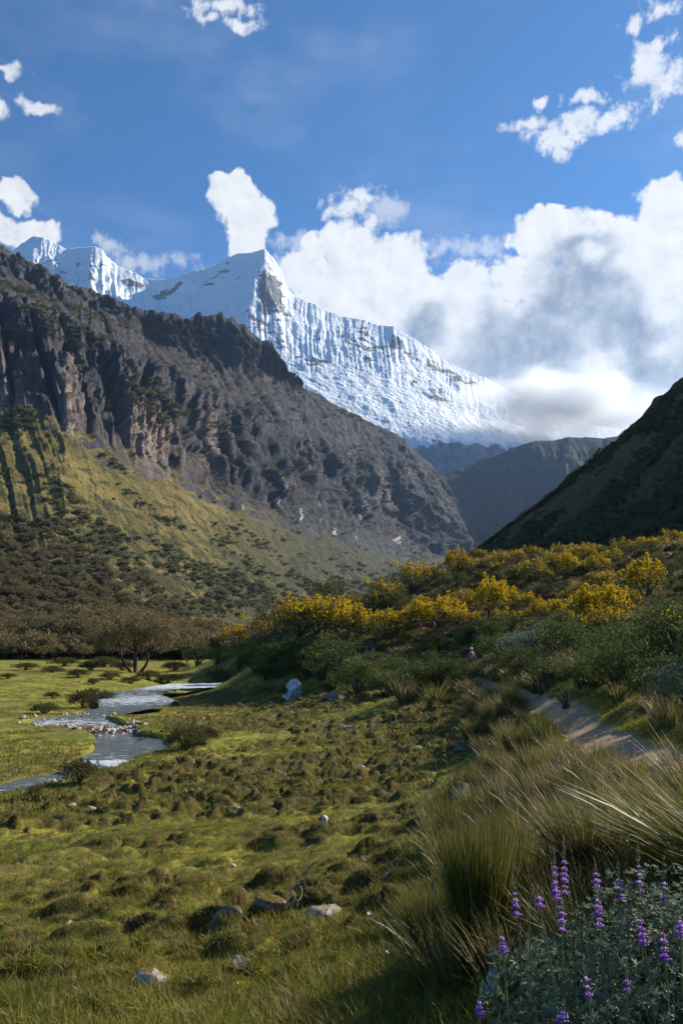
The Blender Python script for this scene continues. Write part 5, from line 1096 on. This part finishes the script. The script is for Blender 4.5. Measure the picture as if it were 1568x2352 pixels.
# (x, y of the lowest flowers, y of the top, whorls, metres ahead)
spk = [(1186,2105,2045,4,3.35,'short bright spike at the upper left rim of the bush'),(1274,2060,1985,5,3.55,'crowded purple spike at the back left of the bush'),(1296,2055,1975,6,3.6,'taller of the two crowded spikes at the back left'),(1283,2090,2020,4,3.5,'lower spike in front of the crowded pair at the back left'),
       (1372,2045,2000,3,3.6,'faded spike between the crowded pair and the bright ones'),(1423,2065,2015,3,3.5,'spike with three separate whorls left of the tallest'),(1468,2055,1980,4,3.45,'tallest and brightest spike of the bush'),(1523,2075,2005,2,3.4,'spike with a long green tip right of the tallest'),
       (1376,2130,2065,5,3.2,'loose long spike in the middle of the bush'),(1290,2140,2090,3,3.2,'faint spike low in the left half'),(1478,2172,2110,4,3.1,'spike with three round whorls right of the middle'),(1526,2205,2140,4,3.05,'curved spike near the right edge'),(1562,2150,2110,3,3.05,'spike cut off by the right edge of the view'),
       (1155,2190,2155,4,3.25,'dark spike leaning out of the bush at far left'),(1350,2290,2245,3,2.95,'lone spike low in the front of the bush'),(1438,2280,2250,2,2.95,'small shaded spike at the lower right'),(1100,2335,2300,3,3.2,'shaded spike at the bottom left of the bush'),(1290,2345,2320,2,2.9,'half hidden spike at the bottom of the bush'),(1240,2085,2060,2,3.4,'tiny fading spike beside the left rim')]
for i, (x, y0, y1, nw, D, lb) in enumerate(spk):
    b = np.array(at_d(x, y0, D)) - LB; L = (y0 - y1) / F_ * D * 0.92; bud = 0.03 + 0.022 * (i % 4 == 2) + L * .32; st_, bd = spike_meshes(i, L, bud)
    v_, f_, mi = joinvf([st_, bd]); s = obj('flower_spike', raw_mesh('flower_spike', v_, f_, [M_lupd, M_lup], False, None, mi), lup, b); s['label'] = lb; s.rotation_euler = (g.normal() * .07, g.normal() * .08, g.uniform(0, 6))
    for k in range(nw):
        w_o = obj('whorl', WH[(i + k) % 6], s, (0, 0, L * (k + 0.2) / nw)); q = 0.86 - 0.30 * k / max(nw, 1); w_o.scale = (q, q, q * 1.05); w_o.rotation_euler = (0, 0, g.uniform(0, 6))
# pale bud spikes without flowers
for i, (x, y1, D) in enumerate([(1215,2085,3.3),(1330,2070,3.4),(1395,2040,3.5),(1545,2060,3.3),(1500,2060,3.4),(1345,2110,3.2),(1440,2090,3.3),(1480,2050,3.4),(1255,2120,3.2),(1310,2040,3.5)]):
    b = np.array(at_d(x, y1 + 55, D)) - LB; st_, bd = spike_meshes(50 + i, 0.03, 0.07); v_, f_, mi = joinvf([st_, bd]); s = obj('bud_spike', raw_mesh('bud_spike', v_, f_, [M_lupd, M_lup], False, None, mi), lup, b); s.rotation_euler = (g.normal() * .08, g.normal() * .08, 0)

# ------------------------------------------------------------ hikers
def skin_body(name, pts, edges, rad, mat, root, parent, sub=1):
    me_ = bpy.data.meshes.new(name); me_.from_pydata([tuple(q) for q in pts], edges, []); me_.materials.append(mat); o = obj(name, me_, parent)
    md = o.modifiers.new('skin', 'SKIN'); md.use_smooth_shade = True
    if not me_.skin_vertices: 
        bm = bmesh.new(); bm.from_mesh(me_); bm.verts.layers.skin.verify(); bm.to_mesh(me_); bm.free()
    for k, sv in enumerate(me_.skin_vertices[0].data): sv.radius = rad[k] if isinstance(rad[k], tuple) else (rad[k], rad[k]); sv.use_root = (k == root)
    sm_ = o.modifiers.new('sub', 'SUBSURF'); sm_.levels = sub; sm_.render_levels = sub; return o
def flat(name, c, r=0.85): return material(name, lambda t: pbr(t, t.mix(t.noise(t.pos(), 14), tuple(q * .75 for q in c), c), r))
M_skin = flat('skin', (0.42, 0.25, 0.17), .6)
def person(loc, rz, label, jacket, trousers, hair, hat=None, arms=((.30, -.05, .92), (.34, .12, .86)), pack=None, sc=1.0, group=None):
    o = thing('person', loc, label, 'person', group, rz, sc)
    J = [(0,0,.95),(0,0,1.15),(0,.01,1.34),(0,0,1.45),(0,.0,1.53),(0,.015,1.62),(0,.01,1.70),            # 0-6 pelvis..head
         (.10,0,.90),(.11,.10,.50),(.11,.04,.09),(.11,.17,.03),(-.10,0,.90),(-.11,-.05,.50),(-.11,-.22,.13),(-.11,-.12,.05),   # 7-14 legs in stride
         (.19,0,1.40),(.27,-.04,1.14),arms[0],(-.19,0,1.40),(-.27,-.02,1.14),(-arms[1][0],arms[1][1],arms[1][2])]
    E = [(0,1),(1,2),(2,3),(3,4),(4,5),(5,6),(0,7),(7,8),(8,9),(9,10),(0,11),(11,12),(12,13),(13,14),(3,15),(15,16),(16,17),(3,18),(18,19),(19,20)]
    Rr = [(.14,.10),(.13,.095),(.155,.11),(.10,.08),.05,.082,.07,.085,.055,.04,.035,.085,.055,.04,.035,.055,.040,.027,.055,.040,.027]
    pts, ed, rd = list(J), list(E), list(Rr)
    for wr, sx in ((17, 1), (20, -1)):                                             # palm, four fingers and a thumb
        w0 = np.array(pts[wr]); pal_ = len(pts); pts.append(tuple(w0 + np.array([.005 * sx, .01, -.06]))); rd.append((.022, .014)); ed.append((wr, pal_))
        for f in range(4):
            a_ = len(pts); fy = -.022 + f * .015; L = [.062, .072, .070, .055][f]
            pts.append(tuple(w0 + np.array([.006 * sx, fy + .01, -.085]))); pts.append(tuple(w0 + np.array([.0, fy + .012, -.085 - L * .5]))); pts.append(tuple(w0 + np.array([-.012 * sx, fy + .012, -.085 - L]))); rd += [.009, .008, .007]; ed += [(pal_, a_), (a_, a_ + 1), (a_ + 1, a_ + 2)]
        a_ = len(pts); pts.append(tuple(w0 + np.array([-.004 * sx, .04, -.05]))); pts.append(tuple(w0 + np.array([-.01 * sx, .05, -.085]))); rd += [.010, .008]; ed += [(pal_, a_), (a_, a_ + 1)]
    skin_body('body', pts, ed, rd, M_skin, 0, o)
    grow = 1.14
    jp = [J[k] for k in (0, 1, 2, 3, 15, 16, 17, 18, 19, 20)]; jr = [(.165,.125),(.16,.12),(.185,.14),(.115,.095),.075,.058,.042,.075,.058,.042]
    jp[0] = (0, 0, .90); skin_body('jacket', jp, [(0,1),(1,2),(2,3),(3,4),(4,5),(5,6),(3,7),(7,8),(8,9)], jr, jacket, 0, o)
    tp = [J[k] for k in (0, 7, 8, 9, 11, 12, 13)]; skin_body('trousers', tp, [(0,1),(1,2),(2,3),(0,4),(4,5),(5,6)], [(.155,.12),.10,.07,.055,.10,.07,.055], trousers, 0, o)
    for q in ((9, 10), (13, 14)): skin_body('boot', [J[q[0]], J[q[1]]], [(0, 1)], [.055, .045], M_boot, 0, o)
    V_, F_a = ICO3; hv = V_.copy() * np.array([.088, .098, .105]); hv = hv[:, :]; hv[:, 1] -= 0.012; hv[(V_[:, 1] > .35) & (V_[:, 2] < .25)] *= 0.86
    obj('hair', raw_mesh('hair', hv + np.array([0, .005, 1.665]), F_a, hair, True), o)
    fv = np.array([(0,.093,1.645),(.010,.088,1.625),(-.010,.088,1.625),(0,.115,1.622)]); obj('nose', raw_mesh('nose', fv, [[0,1,3],[0,3,2],[1,2,3]], M_skin, False), o)
    for s in (-1, 1): obj('ear', raw_mesh('ear', ICO1[0] * np.array([.012, .02, .03]) + np.array([s * .086, .005, 1.64]), ICO1[1], M_skin, True), o)
    for s in (-1, 1): obj('eye', raw_mesh('eye', ICO1[0] * .010 + np.array([s * .032, .088, 1.655]), ICO1[1], M_boot, True), o)
    obj('mouth', raw_mesh('mouth', ICO1[0] * np.array([.022, .006, .005]) + np.array([0, .090, 1.598]), ICO1[1], flat('lips', (.35, .14, .12)), True), o)
    if hat:
        prof = [(0,.135),(.05,.13),(.085,.095),(.098,.045),(.100,.01),(.135,-.005),(.137,-.012),(.098,-.004)]; n = 16; Vh = [(r * math.cos(a), r * math.sin(a) * 1.08, z) for r, z in prof for a in np.arange(n) * 2 * math.pi / n]
        i = np.arange(len(prof) * n).reshape(-1, n); j = np.roll(i, -1, 1); Fh = np.stack([i[:-1], j[:-1], j[1:], i[1:]], -1).reshape(-1, 4); obj('hat', raw_mesh('hat', np.array(Vh) + np.array([0, 0, 1.675]), Fh, hat, True), o)
    return o
M_boot = flat('boot_leather', (0.03, 0.022, 0.018)); HB = flat('dark_hair', (0.02, 0.014, 0.01)); W_H = flat('white_cloth', (0.78, 0.80, 0.82)); PK = flat('pink_cloth', (0.50, 0.22, 0.24)); DK = flat('dark_cloth', (0.025, 0.025, 0.03)); KH = flat('khaki_cloth', (0.11, 0.085, 0.045)); NV = flat('navy_cloth', (0.02, 0.022, 0.045)); GT = flat('grey_cloth', (0.12, 0.11, 0.10))
p = stand(1083, 1541, 61.0); z_ = at_d(1083, 1488, 61.0)[2] - 1.76; person((p[0], p[1], max(p[2], z_)), 0.5, 'hiker in pink jacket and white hat walking the trail beside green bushes', PK, DK, HB, W_H, ((.36, -.10, .98), (.30, .10, .9)))
p = stand(849, 1502, 76.0); person((p[0], p[1], p[2]), 0.2, 'hiker in khaki jacket, the left one of the two walking together', KH, DK, HB, None)
p = stand(866, 1502, 76.0); person((p[0], p[1], p[2]), -0.3, 'hiker in dark navy jacket, the right one of the two walking together', NV, DK, HB, None, sc=0.96)
p = stand(430, 1530); person((p[0], p[1], p[2]), 1.4, 'tiny far hiker in dark clothes walking on the flat meadow right of the big tree', DK, GT, HB, None)

# ------------------------------------------------------------ each label singles out one thing
ORD = ['first','second','third','fourth','fifth','sixth','seventh','eighth','ninth','tenth','eleventh','twelfth','thirteenth','fourteenth','fifteenth','sixteenth']
def px_of(o):
    p = o.location; dep = p.y * CT + p.z * ST; return CX + p.x / dep * F_, CY - (-p.y * ST + p.z * CT) / dep * F_
SLOPE = [(-900, 640, 'above the far left meadow edge'), (640, 790, 'left of the two dark hikers'), (790, 960, 'above the two dark hikers'), (960, 1120, 'above the hiker in pink'), (1120, 1260, 'right of the hiker in pink'), (1260, 1420, 'above the trail bend'), (1420, 5000, 'near the right edge')]
BANK = [(-900, 640, 'left of the white boulder'), (640, 760, 'just above the white boulder'), (760, 880, 'right of the white boulder'), (880, 5000, 'near the trail')]
ROWT = [(-900, 312, 'left of the big forward tree'), (312, 5000, 'right of the big forward tree')]
TUF = [(-900, 1150, 'nearest the meadow'), (1150, 1260, 'below the trail bend'), (1260, 1370, 'below the middle of the trail'), (1370, 5000, 'towards the right edge')]
SHORT = {'yellow flowering shrub in the golden band across the middle of the slope': ('yellow shrub of the middle band', SLOPE), 'yellow-tipped shrub on the upper part of the bushy slope near its crest': ('yellow-tipped shrub near the slope crest', SLOPE),
  'yellow-tipped shrub on the left shoulder of the bushy slope above the meadow': ('yellow-tipped shrub on the left shoulder', SLOPE), 'dark leafy bush on the uphill side of the trail': ('dark leafy bush uphill of the trail', SLOPE),
  'dark green rounded shrub among the yellow ones on the slope': ('dark green rounded shrub', SLOPE), 'olive green shrub among the yellow ones on the slope': ('olive green shrub', SLOPE),
  'dark green bush on the bank above the meadow': ('dark green bank bush', BANK), 'dark green bush on the bank left of the trail': ('dark green bush left of the trail', BANK),
  'brown-green tree in the dense row at the far edge of the meadow': ('brown-green tree in the far row', ROWT), 'straw-brown tussock on the bank between the meadow and the trail': ('straw-brown bank tussock', TUF),
  'pale-tipped tussock among the dark bushes beside the trail': ('pale-tipped tussock among dark bushes', SLOPE), 'pale-tipped tussock on the bank among the dark bushes': ('pale-tipped tussock among bank bushes', BANK),
  'low green shrub dotted on the far left meadow': ('low green shrub on the far left meadow', [(-900, 5000, 'beyond the stream')]), 'low green shrub near the foot of the big tree': ('low green shrub near the big tree', [(-900, 5000, 'on the meadow')]),
  'low dark shrub on the left meadow by the upper rapids': ('low dark shrub by the upper rapids', [(-900, 5000, 'on the left bank')]), 'low green shrub on the left meadow by the upper rapids': ('low green shrub by the upper rapids', [(-900, 5000, 'on the left bank')]),
  'low bush just right of the tall one at the pool bank': ('low bush right of the tall pool bank bush', [(-900, 5000, 'by the pool')]), 'small tussock at the upper meadow edge': ('small tussock at the upper meadow edge', [(-900, 5000, 'below the bushes')])}
fam = {}
for o in SC.objects:
    if o.parent is None and o.get('label') in SHORT: fam.setdefault(o['label'], []).append(o)
for lb, lst in fam.items():
    ph, zones = SHORT[lb]
    for a, b, zn in zones:
        z_ = sorted([o for o in lst if a <= px_of(o)[0] < b], key=lambda o: px_of(o)[0])
        for k, o in enumerate(z_):
            if len(z_) == 1: o['label'] = '%s %s' % (ph, zn)
            elif k < 16: o['label'] = '%s %s, %s from the left' % (ph, zn, ORD[k])
            else: o['label'] = '%s %s' % (ph, zn)

PEB = [('pinkish', 0), ('pale', 1), ('mossy', 2)]
st_l = sorted([o for o in SC.objects if o.get('label') == 'small flat stone set in the dusty trail'], key=lambda o: o.location.y)
for k, o in enumerate(st_l):
    o['label'] = 'small flat stone in the trail ' + ('between the nearest tussocks' if o.location.y < 13 else 'about the middle of the bare stretch' if o.location.y < 22 else 'towards its bend')
for o in SC.objects:
    l_ = o.get('label')
    if l_ and len(l_.split()) > 16: o['label'] = ' '.join(l_.split()[:16]).rstrip(',')

# ------------------------------------------------------------ cloud hanging on the snow mountain's right shoulder
def cloud_bank(name, centre, rad, dens, seed, label):
    m = bpy.data.materials.new(name); m.use_nodes = True; t = NT(m.node_tree); t.n.clear(); o_ = t.node('ShaderNodeOutputMaterial')
    q = t.node('ShaderNodeTexCoord').outputs['Object']                       # unit ball
    n = t.noise(t.v('ADD', t.v('MULTIPLY', q, (2.2, 1.2, 1.6)), (seed, 0, 0)), 1.3, 3, 0.55)
    f = t.m('ADD', t.m('SUBTRACT', 1.0, t.v('LENGTH', q)), t.m('MULTIPLY', t.m('SUBTRACT', n, 0.5), 1.5))
    d = t.m('MULTIPLY', t.sm(f, 0.0, 1.2), dens)
    edge = t.sm(t.v('LENGTH', q), 1.0, 0.75)
    pv = t.node('ShaderNodeVolumePrincipled'); pv.inputs['Color'].default_value = (0.93, 0.95, 0.98, 1); t.set(pv.inputs['Density'], t.m('MULTIPLY', d, edge)); pv.inputs['Anisotropy'].default_value = 0.35
    t.l.new(pv.outputs[0], o_.inputs['Volume']); 
    o = obj(name, raw_mesh(name, ICO3[0], ICO3[1], m, True), None, centre); o.scale = rad; tag(o, label, 'cloud'); o['kind'] = 'stuff'; return o
cloud_bank('cloud', at_d(1300, 935, 4600), (820, 420, 300), 0.011, 3.0, 'grey cloud bank swallowing the lower right shoulder of the snow mountain')
SC.cycles.volume_max_steps = 64; SC.cycles.volume_step_rate = 3.0
# ------------------------------------------------------------ valley haze
mh = bpy.data.materials.new('haze'); mh.use_nodes = True; t = NT(mh.node_tree); t.n.clear(); o_ = t.node('ShaderNodeOutputMaterial')
pv = t.node('ShaderNodeVolumePrincipled'); pv.inputs['Color'].default_value = (0.42, 0.63, 1.0, 1); pv.inputs['Density'].default_value = 2.6e-5; pv.inputs['Anisotropy'].default_value = 0.3
t.l.new(pv.outputs[0], o_.inputs['Volume'])
bx = np.array([[x, y, z] for x in (-11000, 11000) for y in (-11000, 11000) for z in (-60, 3150)], float)
hb = obj('haze', raw_mesh('haze', bx, [[0, 1, 3, 2], [4, 6, 7, 5], [0, 4, 5, 1], [2, 3, 7, 6], [0, 2, 6, 4], [1, 5, 7, 3]], mh, False)); hb['kind'] = 'stuff'
print('lowest', V[:, 2].min(), 'highest', SN[..., 2].max())
